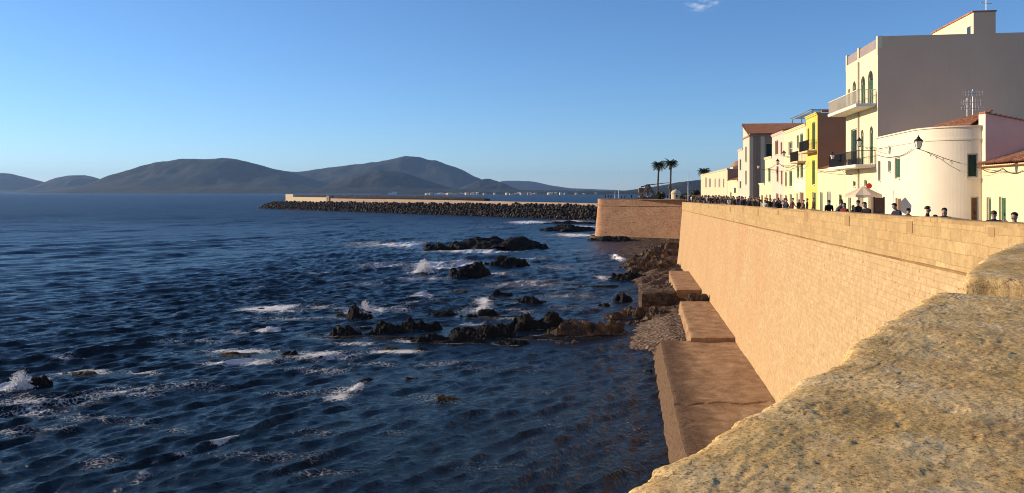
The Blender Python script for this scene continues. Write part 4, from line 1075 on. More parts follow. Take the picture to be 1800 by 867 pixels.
# window and door on the rounded end, turned toward the viewer
ah = [((AL * 0.80, AL * 0.80 + 0.85, 2.05 - 1.5 + 2.42 , 4.45 - 2.0 + 2.2, 0), 'dark')]
def arc_of(px):
    best = min(np.linspace(0, AL, 400), key=lambda a: abs(900 + F * wx(a)[0] / wx(a)[1] - px)); return best
def wx(a):
    x, y, z = arcmap(a, 0, 0); c, s = cos(HZ), sin(HZ)
    return (rc.location.x + c * x - s * y, rc.location.y + s * x + c * y)
aw0, aw1 = arc_of(1700), arc_of(1719.0); Yw = wx((aw0 + aw1) / 2)[1]
ad0, ad1 = arc_of(1706), arc_of(1720.0)
ah = [((aw0, aw1, (337 - 312) / F * Yw - fr[3], (337 - 270) / F * Yw - fr[3], 0), 'dark'), ((ad0, min(ad1, AL - 0.02), 0.02, (337 - 346) / F * Yw - fr[3], 0), 'door')]
xs = sorted(set(list(np.linspace(0, AL, na)) + [v for h, k in ah for v in h[:2]]))
for i in range(len(xs) - 1):
    zs = sorted(set([0, Hc] + [v for h, k in ah for v in h[2:4]]))
    for j in range(len(zs) - 1):
        cx, cz = (xs[i] + xs[i + 1]) / 2, (zs[j] + zs[j + 1]) / 2
        if any(h[0] < cx < h[1] and h[2] < cz < h[3] for h, k in ah): continue
        m.face([arcmap(xs[i], zs[j], 0), arcmap(xs[i + 1], zs[j], 0), arcmap(xs[i + 1], zs[j + 1], 0), arcmap(xs[i], zs[j + 1], 0)])
for h, k in ah:
    a0, a1, b0, b1, _ = h
    for p, q in (((a0, b0), (a0, b1)), ((a0, b1), (a1, b1)), ((a1, b1), (a1, b0)), ((a1, b0), (a0, b0))):
        m.face([arcmap(p[0], p[1], 0), arcmap(p[0], p[1], .22), arcmap(q[0], q[1], .22), arcmap(q[0], q[1], 0)])
m.face([(0, 0.0, Hc)] + [arcmap(a, Hc, 0) for a in np.linspace(0, AL, 14)] + [(Ls + rr_, 9, Hc), (0, 9, Hc)])
m.face([(Ls + rr_, rr_, 0), (Ls + rr_, 9, 0), (Ls + rr_, 9, Hc), (Ls + rr_, rr_, Hc)])
m.face([(0, 9, 0), (0, 0, 0), (0, 0, Hc), (0, 9, Hc)])
m.build('wall', M_white, rc)
for h, k in hs: opening(rc, FRONT, h, k)
for h, k in ah: opening(rc, arcmap, h, k)
for zz0, zz1, oo in ((Hc - 0.78, Hc - 0.66, 0.06), (Hc + 0.003, Hc + 0.09, 0.10)):
    m = MB(); line = [(x, 0) for x in np.linspace(0, Ls, 6)] + [arcmap(a, 0, 0)[:2] for a in np.linspace(0.05, AL, 22)]
    prev = None
    for i, q in enumerate(line):
        t = 0 if i < 6 else np.linspace(0.05, AL, 22)[i - 6] / rr_
        o_ = (q[0] + sin(t) * oo, q[1] - cos(t) * oo); i_ = (q[0] - sin(t) * (0.25 if zz0 > Hc else -0.003), q[1] + cos(t) * (0.25 if zz0 > Hc else -0.003))
        cur = [(o_[0], o_[1], zz0), (o_[0], o_[1], zz1), (i_[0], i_[1], zz1), (i_[0], i_[1], zz0)]
        if prev:
            for k in range(4): m.face([prev[k], cur[k], cur[(k + 1) % 4], prev[(k + 1) % 4]])
        prev = cur
    m.build('moulding', M_white, rc)
def W2L(X, Y, Z):              # world point into the round house's frame
    x, y = X - rc.location.x, Y - rc.location.y; c, s = cos(-HZ), sin(-HZ)
    return (c * x - s * y, s * x + c * y, Z - rc.location.z)
def PW(Y, w, Z): return W2L(xp(Y) + w, Y, Z)
tile_roof(rc, PW(55, 8.6, 3.98), PW(49.0, 10.0, 3.98), PW(49.0, 11.5, 4.95), PW(54, 11.2, 4.75))
ga = PW(48.85, 10.5, -2.42); m = MB()
x0, y0, _ = ga; zg = 4.72 - fr[3]
m.face([(x0, y0, 0), (x0 + .95, y0, 0), (x0 + .95, y0, zg), (x0, y0, zg)], None, 0)
m.face([(x0 + .95, y0, 0), (x0 + .95, y0 + 14, 0), (x0 + .95, y0 + 14, zg - 3.2), (x0 + .95, y0, zg)], None, 1)
m.face([(x0, y0, 0), (x0, y0, zg), (x0, y0 + 14, zg - 3.2), (x0, y0 + 14, 0)], None, 1)
m.face([(x0, y0, zg), (x0 + .95, y0, zg), (x0 + .95, y0 + 14, zg - 3.2), (x0, y0 + 14, zg - 3.2)], None, 0)
m.build('gable_wall', [M_white, M_pinkgable], rc)
m = MB()
for k in range(50):
    y = y0 + 0.28 * k; z = zg - 3.2 / 14 * 0.28 * k
    m.tube([(x0 + .2, y, z + .06), (x0 + 1.06, y, z + .03)], 0.075, 6)
m.build('gable_tiles', M_tile, rc)

# tall house with balconies and a terrace
fr, L, H = house('tall_house', 'tall ivory house with arched green shutters, two balconies and a huge blank grey side wall', 1487, 1543, 7.5, 84, 30, M_tall, M_mauve,
    [(1525.5, 1534.5, 124, 188, 'green', 1), (1513, 1520.5, 134, 190, 'green', 1), (1498.5, 1504.5, 143, 196, 'green', 1), (1491, 1494, 157, 200, 'brown', 0),
     (1528.5, 1534.5, 222, 288, 'green', 1), (1513, 1518, 228, 290, 'green', 1), (1496, 1506, 227, 290, 'dark', 0), (1519, 1524, 316, 328, 'dark', 0), (1499, 1504, 318, 328, 'dark', 0),
     (1528, 1536, 340, 395, 'door', 0), (1510, 1516, 342, 395, 'wdoor', 0), (1491, 1496, 344, 395, 'gdoor', 0)], cornice=False)
tall, TL = fr[0], L
_, zr = loc(fr, 1543, 63)
m = MB()
for x in (0.17, L * 0.42, L - 0.165): m.box(x - 0.16, x + 0.16, -0.02, 0.3, H - 0.5, zr)
m.build('terrace_post', M_tall, tall)
for xa, xb in ((0.29, L * 0.42 - 0.17), (L * 0.42 + 0.17, L - 0.31)):
    m = MB(); m.box(xa, xb, 0.08, 0.12, H + 0.06, zr - 0.12); m.build('terrace_railing', M_panel, tall)
m = MB(); m.box(L - 0.3, L - 0.004, 0.302, 29.9, H + .003, zr - 0.04); m.build('side_parapet', M_mauve, tall)
m = MB(); m.tube([(L * 0.455, -0.09, 0.3), (L * 0.455, -0.09, H - 0.3)], 0.055, 8); m.build('downpipe', M_grey, tall)
_, zb2 = loc(fr, 1520, 189); b2_ = balcony(tall, -0.15, L - 0.3, zb2, 1.45, M_conc, 'bars', rm=M_trim)
m = MB(); m.box(-0.06, -0.03, -1.33, -0.02, zb2 + .06, zb2 + .95); m.box(-0.02, L * .3, -1.362, -1.34, zb2 + .06, zb2 + .95); m.build('railing_panel', M_panel, b2_)
_, zb1 = loc(fr, 1520, 291); balcony(tall, -0.15, L - 0.5, zb1, 1.45, M_conc, 'bars')
m = MB(); m.box(0.5, L * 0.5, -1.36, -1.34, zb1 + 0.08, zb1 + 0.98); m.build('balcony_screen', M_iron, tall)
# stair house on its roof
px0 = 900 + 0; Xs = (1700 - 900) / F * 59.3
c_, s_ = cos(-HZ), sin(-HZ)
def TLc(X, Y): x, y = X - tall.location.x, Y - tall.location.y; return c_ * x - s_ * y, s_ * x + c_ * y
xa, ya = TLc(Xs, 59.3); _, zst = 0, (337 - 26) / F * 59.0 - fr[3]
xa = L - 0.02
m = MB(); m.box(xa - 8.0, xa, ya, ya + 1.5, H - 0.1, zst)
fs = m.build('stair_tower', M_tall, tall)
m = MB(); m.face([(xa + .004, ya, H - .1), (xa + .004, ya + 1.5, H - .1), (xa + .004, ya + 1.5, zst), (xa + .004, ya, zst)]); m.build('party_face', M_mauve, fs)
m = MB(); m.box(xa - 8.1, xa + 0.06, ya - 0.1, ya + 1.56, zst + .003, zst + 0.1); m.build('roof', M_tile, fs)
m = MB(); m.box(xa - 1.1, xa - 0.5, ya - 0.02, ya + 0.05, zst - 1.7, zst - 0.9); m.build('window', M_glass, fs)

# one-storey link house
fr, L, H = house('low_house', 'one storey cream house with a tiled roof between the yellow and the tall house', 1437, 1486.6, 7.47, 300.5, 12, M_cream, M_cream,
    [(1441.5, 1446, 338, 390, 'gdoor', 0), (1453.5, 1461, 337, 390, 'wdoor', 0), (1474.5, 1479.5, 342, 372, 'dark', 0)], pyref=1438, cornice=True)
tile_roof(fr[0], (0, 0.05, H + .12), (L, 0.05, H + .12), (L, 5, H + 1.5), (0, 5, H + 1.5))
# yellow house
fr, L, H = house('yellow_house', 'narrow bright yellow house with green shutters and a brown side wall', 1417, 1437, 7.5, 199, 14, M_yellow, M_ochre,
    [(1427.5, 1433, 215, 263, 'green', 0), (1427.5, 1432.5, 282, 325, 'green', 0), (1428, 1434, 338, 390, 'gdoor', 0), (1419.5, 1422.5, 226, 262, 'green', 0)])
_, zb = loc(fr, 1428, 266); balcony(fr[0], 0.6, L - 0.3, zb, 0.9, M_buff, 'bars', 0.12)
m = MB(); m.box(L - 0.3, L + 0.02, 0.4, 14, H + .12, H + 0.3); m.build('side_coping', M_tile, fr[0])
# cream house
fr, L, H = house('cream_house', 'cream three storey house with a white ground floor, next to the yellow house', 1378, 1416.8, 7.5, 219, 12, M_cream, M_cream,
    [(1386, 1393, 249, 273, 'glass', 0), (1400.5, 1404, 238, 261, 'green', 0), (1406.5, 1411.5, 235, 263, 'green', 0), (1387.5, 1392.5, 300, 328, 'green', 0), (1380, 1383, 302, 328, 'brown', 0),
     (1401, 1404.5, 292, 313, 'green', 0), (1407, 1411.5, 287, 313, 'green', 0), (1388, 1392, 341, 380, 'gdoor', 0), (1380, 1383.5, 343, 380, 'door', 0), (1405.5, 1412.5, 338, 380, 'door', 0), (1400, 1403, 340, 380, 'wdoor', 0)])
m = MB(); _, z1 = loc(fr, 1410, 325); m.box(L * 0.5, L - 0.05, -0.03, -0.004, 2.45, z1 + .6); m.build('white_band', M_white, fr[0])
_, zb = loc(fr, 1408, 284); balcony(fr[0], L * 0.62, L * 0.97, zb, 0.8, M_buff, 'bars', 0.12)
m = MB()
for x in (1, L * 0.5, L - 1):
    for y in (0.8, 3.6): m.box(x - .05, x + .05, y - .05, y + .05, H, H + 1.5)
for y in (0.8, 3.6): m.box(0.6, L - .6, y - .05, y + .05, H + 1.503, H + 1.6)
for k in range(9): m.box(0.8 + (L - 1.6) * k / 8 - .03, 0.8 + (L - 1.6) * k / 8 + .03, 0.6, 3.8, H + 1.603, H + 1.67)
m.build('pergola', M_grey, fr[0])
m = MB(); m.box(-0.2, 4.2, 2, 9, H + .005, H + 0.9); m.build('roof_room', M_buff, fr[0])
# pink house
fr, L, H = house('pink_house', 'pale pink house with brown shuttered windows, left of the cream house', 1357, 1377.8, 7.5, 234, 11, M_pink, M_pink,
    [(1362.5, 1368, 247, 272, 'brown', 0), (1365, 1368.5, 292, 320, 'brown', 0), (1372, 1375, 250, 272, 'brown', 0), (1372.5, 1375.5, 300, 325, 'brown', 0), (1364, 1368.5, 340, 380, 'door', 0), (1371, 1375.5, 342, 380, 'wdoor', 0)], pyref=1370)
tile_roof(fr[0], (0, -0.1, H + .1), (L, -0.1, H + .1), (L, 4, H + 0.9), (0, 4, H + 0.9))
# stepped annex
fr, L, H = house('annex_house', 'small cream annex with a flat roof in front of the dark gabled house', 1344.5, 1356.8, 7.5, 276, 7, M_cream, M_cream,
    [(1350.5, 1354.5, 296, 320, 'green', 0), (1346, 1349, 342, 380, 'door', 0), (1352, 1355.5, 342, 380, 'gdoor', 0)])
fr, L, H = house('garden_shed', 'lowest cream outbuilding left of the annex', 1335, 1344.3, 7.5, 323, 6, M_cream, M_cream, [(1338, 1341.5, 343, 380, 'door', 0)])
# dark house with a tiled gable roof
fr = house_frame('gabled_house', 'tall umber house with a rusty tiled roof and dark side windows', 1306, 7.5)
Lg = (fr[1] - y_of(1318, 7.5)) * 1.0112; _, Hg = loc(fr, 1318, 236); _, Hr = loc(fr, 1308, 217)
SD = lambda a, z, d: (Lg - d, a, z)
Yn = y_of(1318, 7.5)
def side_hole(p0, p1, t_, b_, kind):
    base = (1318 - 900) / F * Yn
    a0 = ((p0 - 900) / F * Yn - base) * 1.01; a1 = ((p1 - 900) / F * Yn - base) * 1.01
    return ((a0, a1, max(.02, (337 - b_) / F * Yn - fr[3]), (337 - t_) / F * Yn - fr[3], 0), kind)
sw = [side_hole(1345, 1358, 252, 276, 'dark'), side_hole(1336.5, 1347, 299, 322, 'dark')]
fw = holes_of(fr, [(1310, 1312.5, 258, 285, 'green', 0), (1310, 1312.5, 300, 325, 'green', 0)])
m = MB(); facade(m, FRONT, 0, Lg, Hg, [h for h, k in fw], 0); facade(m, SD, 0, 13, Hg, [h for h, k in sw], 1)
m.face([(0, 0, 0), (0, 0, Hg), (0, 13, Hg), (0, 13, 0)], None, 1); m.face([(0, 0, Hg), (Lg, 0, Hg), (0, 0, Hr - .1)], None, 0); m.face([(0, 0, Hg), (0, 0, Hr - .1), (0, 13, Hr - .1), (0, 13, Hg)], None, 1)
m.face([(0, 13, 0), (0, 13, Hr - .1), (Lg, 13, Hg), (Lg, 13, 0)], None, 1)
m.build('wall', [M_pink, M_umber], fr[0])
for h, k in fw: opening(fr[0], FRONT, h, k)
for h, k in sw: opening(fr[0], SD, h, k)
tile_roof(fr[0], (Lg + 0.25, -0.25, Hg - .02), (Lg + 0.25, 13, Hg - .02), (-0.1, 13, Hr), (-0.1, -0.25, Hr))
m = MB(); m.box(-.02, Lg + .14, -0.16, 0.2, Hg - 0.35, Hg - .12); m.box(Lg + .003, Lg + .14, 0.2, 13, Hg - .35, Hg - .12); m.build('cornice', M_umber, fr[0])
m = MB(); m.box(Lg - 0.5, Lg + 0.05, -0.06, 0.5, 0, Hg - 0.36); m.box(Lg + .003, Lg + .06, 1.6, 2.2, 0, Hg - .36); m.build('pilaster', M_buff, fr[0])
m = MB(); m.tube([(Lg + .1, 1.2, 0), (Lg + .1, 1.2, Hg - .4)], 0.06, 6); m.build('downpipe', M_grey, fr[0])
# houses beyond
fr, L, H = house('narrow_house', 'narrow pale house just left of the dark gabled house', 1297.5, 1305.8, 7.5, 262, 10, M_pink, M_umber, [(1300, 1303, 280, 300, 'green', 0), (1300, 1303, 318, 332, 'green', 0)])
fr, L, H = house('cottage', 'low cream cottage between the long wall building and the narrow pale house', 1279, 1297, 7.5, 318, 8, M_cream, M_cream, [(1283, 1286, 338, 360, 'door', 0), (1290, 1293.5, 330, 340, 'dark', 0)], pyref=1290)
tile_roof(fr[0], (0, -.1, H + .1), (L, -.1, H + .1), (L, 4, H + 1.3), (0, 4, H + 1.3))
fr, L, H = house('long_building', 'long low sand coloured building with blind arches, farthest of the row', 1232, 1278.6, 7.5, 297, 12, M_far, M_umber,
    [(1240, 1242, 312, 330, 'brown', 0), (1246, 1250, 314, 330, 'grey', 0), (1256, 1258, 314, 330, 'grey', 0), (1263, 1266, 314, 330, 'grey', 0), (1271, 1273, 314, 330, 'grey', 0)])
fr = house_frame('rooftop_tower', 'small domed turret above the roofs, left of the narrow pale house', 1284, 11); t_ = fr[0]
_, z0 = loc(fr, 1290, 292); _, z1 = loc(fr, 1290, 281)
m = MB(); m.box(0, 4.5, 0, 3.4, 0, z0 - 0.1); m.build('wall', M_buff, t_)
m = MB(); m.lathe([(1.9, 0), (1.95, .25), (1.7, .7), (1.1, 1.15), (0.4, 1.4), (0.05, 1.5)], 16, (2.2, 1.7, z0 - .09)); m.build('dome', M_umber, t_, smooth=True)
# ------------------------------------------------------------------ lanterns, cables, aerials, cafe
def world_at(px, py, w):
    Y = y_of(px, w); return np.array([(px - 900) / F * Y, Y, (337 - py) / F * Y])
def lantern_parts(root, s, base):
    """a four sided lantern standing on base (local)"""
    bx, by, bz = base
    m = MB(); m.lathe([(0.10 * s, 0), (0.13 * s, .04 * s), (0.15 * s, .06 * s)], 4, (bx, by, bz), ph=pi / 4)
    for k in range(4):
        t = pi / 4 + k * pi / 2
        m.tube([(bx + .15 * s * cos(t), by + .15 * s * sin(t), bz + .06 * s), (bx + .26 * s * cos(t), by + .26 * s * sin(t), bz + .52 * s)], .016 * s, 4)
    m.build('lantern_frame', M_iron, root)
    m = MB(); m.lathe([(0.135 * s, 0.065 * s), (0.245 * s, .515 * s)], 4, (bx, by, bz), ph=pi / 4); m.build('glass', M_lglass, root)
    m = MB(); m.lathe([(0.31 * s, 0.523 * s), (0.29 * s, .56 * s), (.16 * s, .68 * s), (.10 * s, .72 * s), (.11 * s, .78 * s), (.05 * s, .82 * s), (.02 * s, .92 * s)], 8, (bx, by, bz), ph=pi / 4); m.build('cap', M_iron, root)
def bracket_lamp(label, tip, wall, s=1.0, name='street_lamp'):
    t = thing(name, tuple(wall), label, 'street lamp', 'wrought iron wall lanterns')
    d = np.array(tip) - np.array(wall)
    lantern_parts(t, s, tuple(d))
    m = MB(); P = lambda f, up: tuple(d * f + np.array([0, 0, up]))
    m.tube([P(0, 0), P(.35, -.03), P(.7, 0.0), P(1.0, 0)], .022 * s, 6)
    m.tube([P(0, -.55 * s), P(.25, -.42 * s), P(.5, -.16 * s), P(.8, -.03 * s)], .016 * s, 6)
    for c, r in ((.22, .17), (.42, .13), (.58, .10), (.72, .08)):
        pts = [P(c + 0.0 + r * s * 0.9 * (1 - q * .55) * cos(q * 9) / np.linalg.norm(d), -.17 * s + r * s * (1 - q * .55) * sin(q * 9)) for q in np.linspace(0, 1, 14)]
        m.tube(pts, .012 * s, 4)
    m.build('bracket', M_iron, t)
    return t
tp = world_at(1614.5, 262, 5.6); wp = np.array([*wx(arc_of(1688)), 0]); wp[2] = (337 - 287) / F * wp[1]
bracket_lamp('big ornate wall lantern on a scrolled bracket in front of the round cornered house', tp, wp, 0.86)
def wall_lamp(px, py, out, w, label, s=0.78):
    tip = world_at(px, py, w - out); wl_ = tip + np.array([out, -0.15 * out * 0, -0.1]); bracket_lamp(label, tip, wl_, s)
wall_lamp(1510.5, 258, 2.0, 7.5, 'lantern before the arched windows of the tall house')
wall_lamp(1463.5, 281, 2.0, 7.5, 'lantern outlined against the brown side wall of the yellow house')
wall_lamp(1367, 290, 2.2, 7.5, 'lantern before the pink house')
wall_lamp(1333, 297, 2.2, 7.5, 'lantern before the dark side of the gabled house')
wall_lamp(1378, 275, 1.4, 7.5, 'lantern high on the corner between the pink and the cream house')
def cable(label, pts, sag, r=0.02):
    m = MB(); P = []
    for a, b in zip(pts[:-1], pts[1:]):
        for q in np.linspace(0, 1, 12)[: -1 if b is not pts[-1] else None]:
            P.append(np.array(a) * (1 - q) + np.array(b) * q - np.array([0, 0, sag * 4 * q * (1 - q)]))
    m.tube(P, r, 4)
    tag(m.build('cable', M_cable), label, 'cable', 'festoon cables along the house fronts')
cable('sagging cable along the flat front of the round cornered house', [world_at(1541, 272, 7.44), world_at(1575, 275, 7.44), world_at(1603, 262, 7.4)], 0.12)
cable('thin cable on the low house at the right edge', [world_at(1726, 297, 10.44), world_at(1762, 296, 10.44), world_at(1797, 300, 10.44), world_at(1840, 300, 10.44)], 0.22)
cable('cable strung from the yellow house to the tall house', [world_at(1436, 300, 7.3), world_at(1480, 299, 6.2), world_at(1500, 306, 7.3)], 0.15)
cable('long cable looped along the pink and cream houses', [world_at(1340, 293, 6.6), world_at(1368, 286, 5.6), world_at(1396, 290, 6.8), world_at(1417, 283, 7.2)], 0.4, 0.03)

def aerial(label, p, h, boards, s=1.0):
    t = thing('tv_aerial', tuple(p), label, 'aerial')
    m = MB(); m.tube([(0, 0, 0), (0, 0, h)], .024 * s, 6); m.build('pole', M_alu, t)
    for (z, L, n, dx_, rot) in boards:
        m = MB(); c, q = cos(rot), sin(rot)
        m.tube([(-L * c, -L * q, z), (L * c, L * q, z)], .017 * s, 4)
        for k in range(n):
            f = -1 + 2 * k / (n - 1); e = dx_ * (0.7 + .3 * (1 - abs(f)))
            m.tube([(f * L * c, f * L * q, z - e), (f * L * c, f * L * q, z + e)], .010 * s, 4)
        m.build('antenna', M_alu, t)
    return t
p = np.array(world_at(1710, 205, 12.0)); p[2] -= 0.2
aerial('tall cluster of pale TV aerials on the terracotta roof', p, 2.0, [(1.75, .62, 8, .2, pi - .1), (1.15, .55, 7, .3, pi + .1), (.75, .75, 9, .14, pi)], 1.1)
p = np.array(world_at(1700, 206, 12.0)); p[2] -= 0.2
aerial('shorter pale TV aerial beside the tall cluster on the terracotta roof', p, 1.5, [(1.2, .4, 6, .2, pi)], 1.1)
p = np.array([(1733.5 - 900) / F * 59.4, 59.4, 0]); p[2] = (337 - 24) / F * 59.4
aerial('white TV aerial on the stair tower of the tall house', p, 1.0, [(0.78, .55, 6, .06, pi + .3)], 1.2)

# cafe: parasol, sign, menu board
Yp = 54.0; Xp = (1517 - 900) / F * Yp
t = thing('parasol', (Xp, Yp, gz(Yp)), 'wide cream parasol shading the cafe before the tall house', 'parasol')
m = MB(); m.tube([(0, 0, 0), (0, 0, 2.78)], .03, 8); m.build('pole', M_trim, t)
m = MB(); m.lathe([(.3, 0), (.3, .06), (.08, .1)], 12); m.build('base', M_grey, t)
m = MB(); n = 8
for k in range(n):
    a, b = 2 * pi * k / n, 2 * pi * (k + 1) / n; r = 1.25
    A = (r * cos(a), r * sin(a), 2.22); B = (r * cos(b), r * sin(b), 2.22); T = (0, 0, 2.8)
    Mi = ((A[0] + B[0]) / 2 * .97, (A[1] + B[1]) / 2 * .97, 2.19)
    m.face([A, Mi, T]); m.face([Mi, B, T])
    m.face([A, (A[0], A[1], 2.05), (Mi[0], Mi[1], 2.0), Mi]); m.face([Mi, (Mi[0], Mi[1], 2.0), (B[0], B[1], 2.05), B])
m.build('canopy', M_canvas, t)
m = MB()
for k in range(n):
    a = 2 * pi * k / n; m.tube([(0, 0, 2.72), (1.22 * cos(a), 1.22 * sin(a), 2.2)], .012, 4)
m.build('rib', M_wood, t)
ps_ = world_at(1527, 327, 5.9); t = thing('round_sign', (ps_[0], ps_[1], gz(ps_[1])), 'round red sign on a thin post above the parasol', 'sign')
hz_ = ps_[2] - gz(ps_[1])
m = MB(); m.tube([(0, 0, 0), (0, 0, hz_ + .1)], .03, 6); m.build('post', M_grey, t)
m = MB(); i0 = 0
for y in (-0.05, -0.08):
    for k in range(20): m.v.append((.2 * cos(2 * pi * k / 20), y, hz_ + .2 * sin(2 * pi * k / 20)))
m.f += [tuple(range(19, -1, -1)), tuple(range(20, 40))] + [(k, (k + 1) % 20, 20 + (k + 1) % 20, 20 + k) for k in range(20)]; m.uv += [None] * 22; m.mi += [0] * 22
m.build('disc', M_red, t)
pb = world_at(1545, 362, 4.6); t = thing('menu_board', (pb[0], pb[1], gz(pb[1])), 'tall dark brown board standing right of the parasol', 'board')
m = MB(); m.box(-.28, .28, -.05, .05, .12, 2.05); m.build('panel', M_door, t)
m = MB(); m.box(-.34, -.285, -.06, .06, 0, 2.1); m.box(.285, .34, -.06, .06, 0, 2.1); m.build('frame', M_iron, t)
# slim masts on the bastion
def mast(px, pt, Y, zb, label):
    X = (px - 900) / F * Y; h = (337 - pt) / F * Y - zb
    t = thing('mast', (X, Y, zb), label, 'mast', 'slim pale masts')
    m = MB(); m.lathe([(.22, 0), (.22, .4), (.13, .5)], 8); m.build('base', M_grey, t)
    m = MB(); m.tube([(0, 0, .45), (0, 0, h)], .11, 8, r2=.05); m.build('pole', M_alu, t)
    m = MB(); m.lathe([(.0, 0), (.12, .05), (.12, .15), (.02, .25)], 8, (0, 0, h)); m.build('finial', M_alu, t)
mast(1087.5, 304, 284, -2.72, 'slim pale mast near the left corner of the far bastion')
mast(1209.5, 309, 232, -2.72, 'slim pale mast right of the palms')
mast(1081, 338, 284, -2.72, 'very short pale post left of the slim mast on the bastion')

# ------------------------------------------------------------------ palms, shrub, sentry turret, catapult
g = N('palm_leaf'); p = g.coord()
M_palm = g.fin(g.ramp(g.noise(p, 1.5, 3), [(0.3, (0.022, 0.033, 0.012)), (0.7, (0.085, 0.085, 0.03))]), None, 0.6)
g = N('palm_dead_leaf'); M_pdead = g.fin((0.16, 0.10, 0.05), None, 0.9)
M_trunk = plain('palm_trunk', (0.13, 0.095, 0.07), 0.95, sc=3)
def palm(px, ptop, Y, zb, rad, label, lean=0.0, seed=1, frs=54):
    rr = np.random.RandomState(seed)
    X = (px - 900) / F * Y; top = (337 - ptop) / F * Y - zb; h = top - rad * 0.62
    t = thing('palm_tree', (X, Y, zb), label, 'palm tree', 'palms on the bastion')
    m = MB(); pts = [(lean * (q ** 2), 0, h * q) for q in np.linspace(0, 1, 26)]
    for k in range(len(pts) - 1):
        a, b = np.array(pts[k]), np.array(pts[k + 1]); r0 = .30 + .16 * math.exp(-k / 2.5)
        if k > 21: r0 = .34
        m.tube([a, b], r0, 10, r2=r0 * 1.12)
    m.build('trunk', M_trunk, t)
    for dead in (0, 1):
        m = MB()
        for k in range(frs if not dead else 16):
            az = k * 2.399 + rr.rand() * .4; el = (1.2 - 1.45 * (k / frs)) if not dead else -1.0 - .3 * rr.rand()
            L = rad * (1.0 + .18 * rr.randn() * .6) * (1 if not dead else .62)
            P = []; q = np.array([lean, 0, h]); d_el = el
            for s in range(11):
                P.append(q.copy()); st = L / 10
                q = q + st * np.array([cos(az) * cos(d_el), sin(az) * cos(d_el), sin(d_el)]); d_el -= (0.115 if not dead else .06)
            m.tube(P, .045, 4, r2=.012, cap=False)
            sd_ = np.array([-sin(az), cos(az), 0])
            for s in range(1, 10):
                for f2 in (0, .5):
                    c = P[s] * (1 - f2) + P[s + 1] * f2; dr = P[s + 1] - P[s]; dr /= np.linalg.norm(dr)
                    ll = L * .24 * math.sin(pi * min(1, (s + f2 + 1.2) / 11.5)) * (0.8 + .4 * rr.rand())
                    for sg_ in (-1, 1):
                        e = c + ll * (sd_ * sg_ * .75 + dr * .55 + np.array([0, 0, -.35 - .2 * rr.rand()])); wv_ = dr * 0.085
                        m.face([c - wv_, c + wv_, e])
        m.build('crown' if not dead else 'dead_fronds', M_palm if not dead else M_pdead, t)
palm(1156, 282, 292, -2.72, 3.1, 'left palm of the pair on the far bastion, slightly shorter', 0.5, 4)
palm(1178.5, 279, 288, -2.72, 3.0, 'right palm of the pair on the far bastion, slightly taller', 0.2, 9)
palm(1237, 294, 330, -2.72, 3.2, 'palm whose crown shows over the roof of the long sand coloured building', 0.3, 15)
def shrub(px, py, Y, W, H, label, seed):
    rr = np.random.RandomState(seed); X = (px - 900) / F * Y
    t = thing('shrub', (X, Y, gz(Y)), label, 'shrub', 'shrubs on the bastion'); m = MB()
    for k in range(700):
        d = rr.randn(3); d /= np.linalg.norm(d); r = rr.rand() ** .4
        c = np.array([d[0] * W * r, d[1] * W * r, H * .5 + d[2] * H * .5 * r]) * (0.8 + .3 * rr.rand()); c[2] = abs(c[2])
        a, b = rr.randn(3) * .22, rr.randn(3) * .22
        m.face([c - a, c + b, c + a, c - b])
    m.build('foliage', M_palm, t); m = MB()
    for k in range(5): m.tube([(0, 0, 0), (rr.randn() * W * .3, rr.randn() * W * .3, H * .6)], .06, 5, r2=.02)
    m.build('stem', M_trunk, t)
shrub(1161, 344, 280, 1.8, 2.6, 'round dark shrub between the catapult and the sentry turret', 3)
shrub(1203, 345, 262, 1.3, 1.9, 'low dark shrub right of the sentry turret', 5)
shrub(1222, 340, 262, 1.6, 3.2, 'taller dark shrub left of the long sand coloured building', 6)
Yt = 276.0; t = thing('sentry_turret', ((1188 - 900) / F * Yt, Yt, -2.72), 'small round domed stone sentry turret on the far bastion', 'turret')
m = MB(); m.lathe([(1.7, 0), (1.62, .3), (1.6, 1.9), (1.78, 2.0), (1.78, 2.15)], 20); m.build('wall', M_far, t, smooth=False)
m = MB(); m.lathe([(1.7, 2.153), (1.62, 2.5), (1.3, 2.95), (.8, 3.25), (.25, 3.4), (.2, 3.6), (.02, 3.7)], 20); m.build('dome', M_far, t, smooth=True)
m = MB(); m.box(-.25, .25, -1.66, -1.5, .8, 1.5); m.build('loophole', M_dark, t)
Yc = 275.0; t = thing('catapult', ((1139 - 900) / F * Yc, Yc, -2.72), 'medieval timber catapult with a long throwing arm on the far bastion', 'catapult')
m = MB()
for y in (-1.5, 1.5):
    m.box(-3.2, 3.2, y - .22, y + .22, .35, .8)
for x in (-2.9, 0, 2.9): m.box(x - .2, x + .2, -1.7, 1.7, .802, 1.15)
m.build('base_frame', M_wood, t)
for y in (-1.45, 1.45):
    m = MB()
    m.tube([(-2.5, y, .8), (-.1, y, 5.2)], .23, 6); m.tube([(2.5, y, .8), (.1, y, 5.2)], .23, 6); m.tube([(-1.5, y, 2.7), (1.5, y, 2.7)], .18, 6); m.tube([(0, y, .8), (0, y, 5.3)], .2, 6)
    m.tube([(-2.9, y, 1), (-.9, y, 3.6)], .14, 6)
    m.build('side_frame', M_wood, t)
m = MB(); m.tube([(0, -2, 5.0), (0, 2, 5.0)], .2, 8); m.build('axle', M_iron, t)
m = MB(); m.tube([(-2.4, 0, 4.3), (0, 0, 5.0), (7.3, 0, 5.8)], .26, 6, r2=.12); m.build('throwing_arm', M_wood, t)
m = MB(); m.box(-3.2, -1.6, -.9, .9, 2.4, 4.0); m.box(-2.5, -2.3, -.1, .1, 4.003, 4.4); m.build('counterweight', M_wood, t)
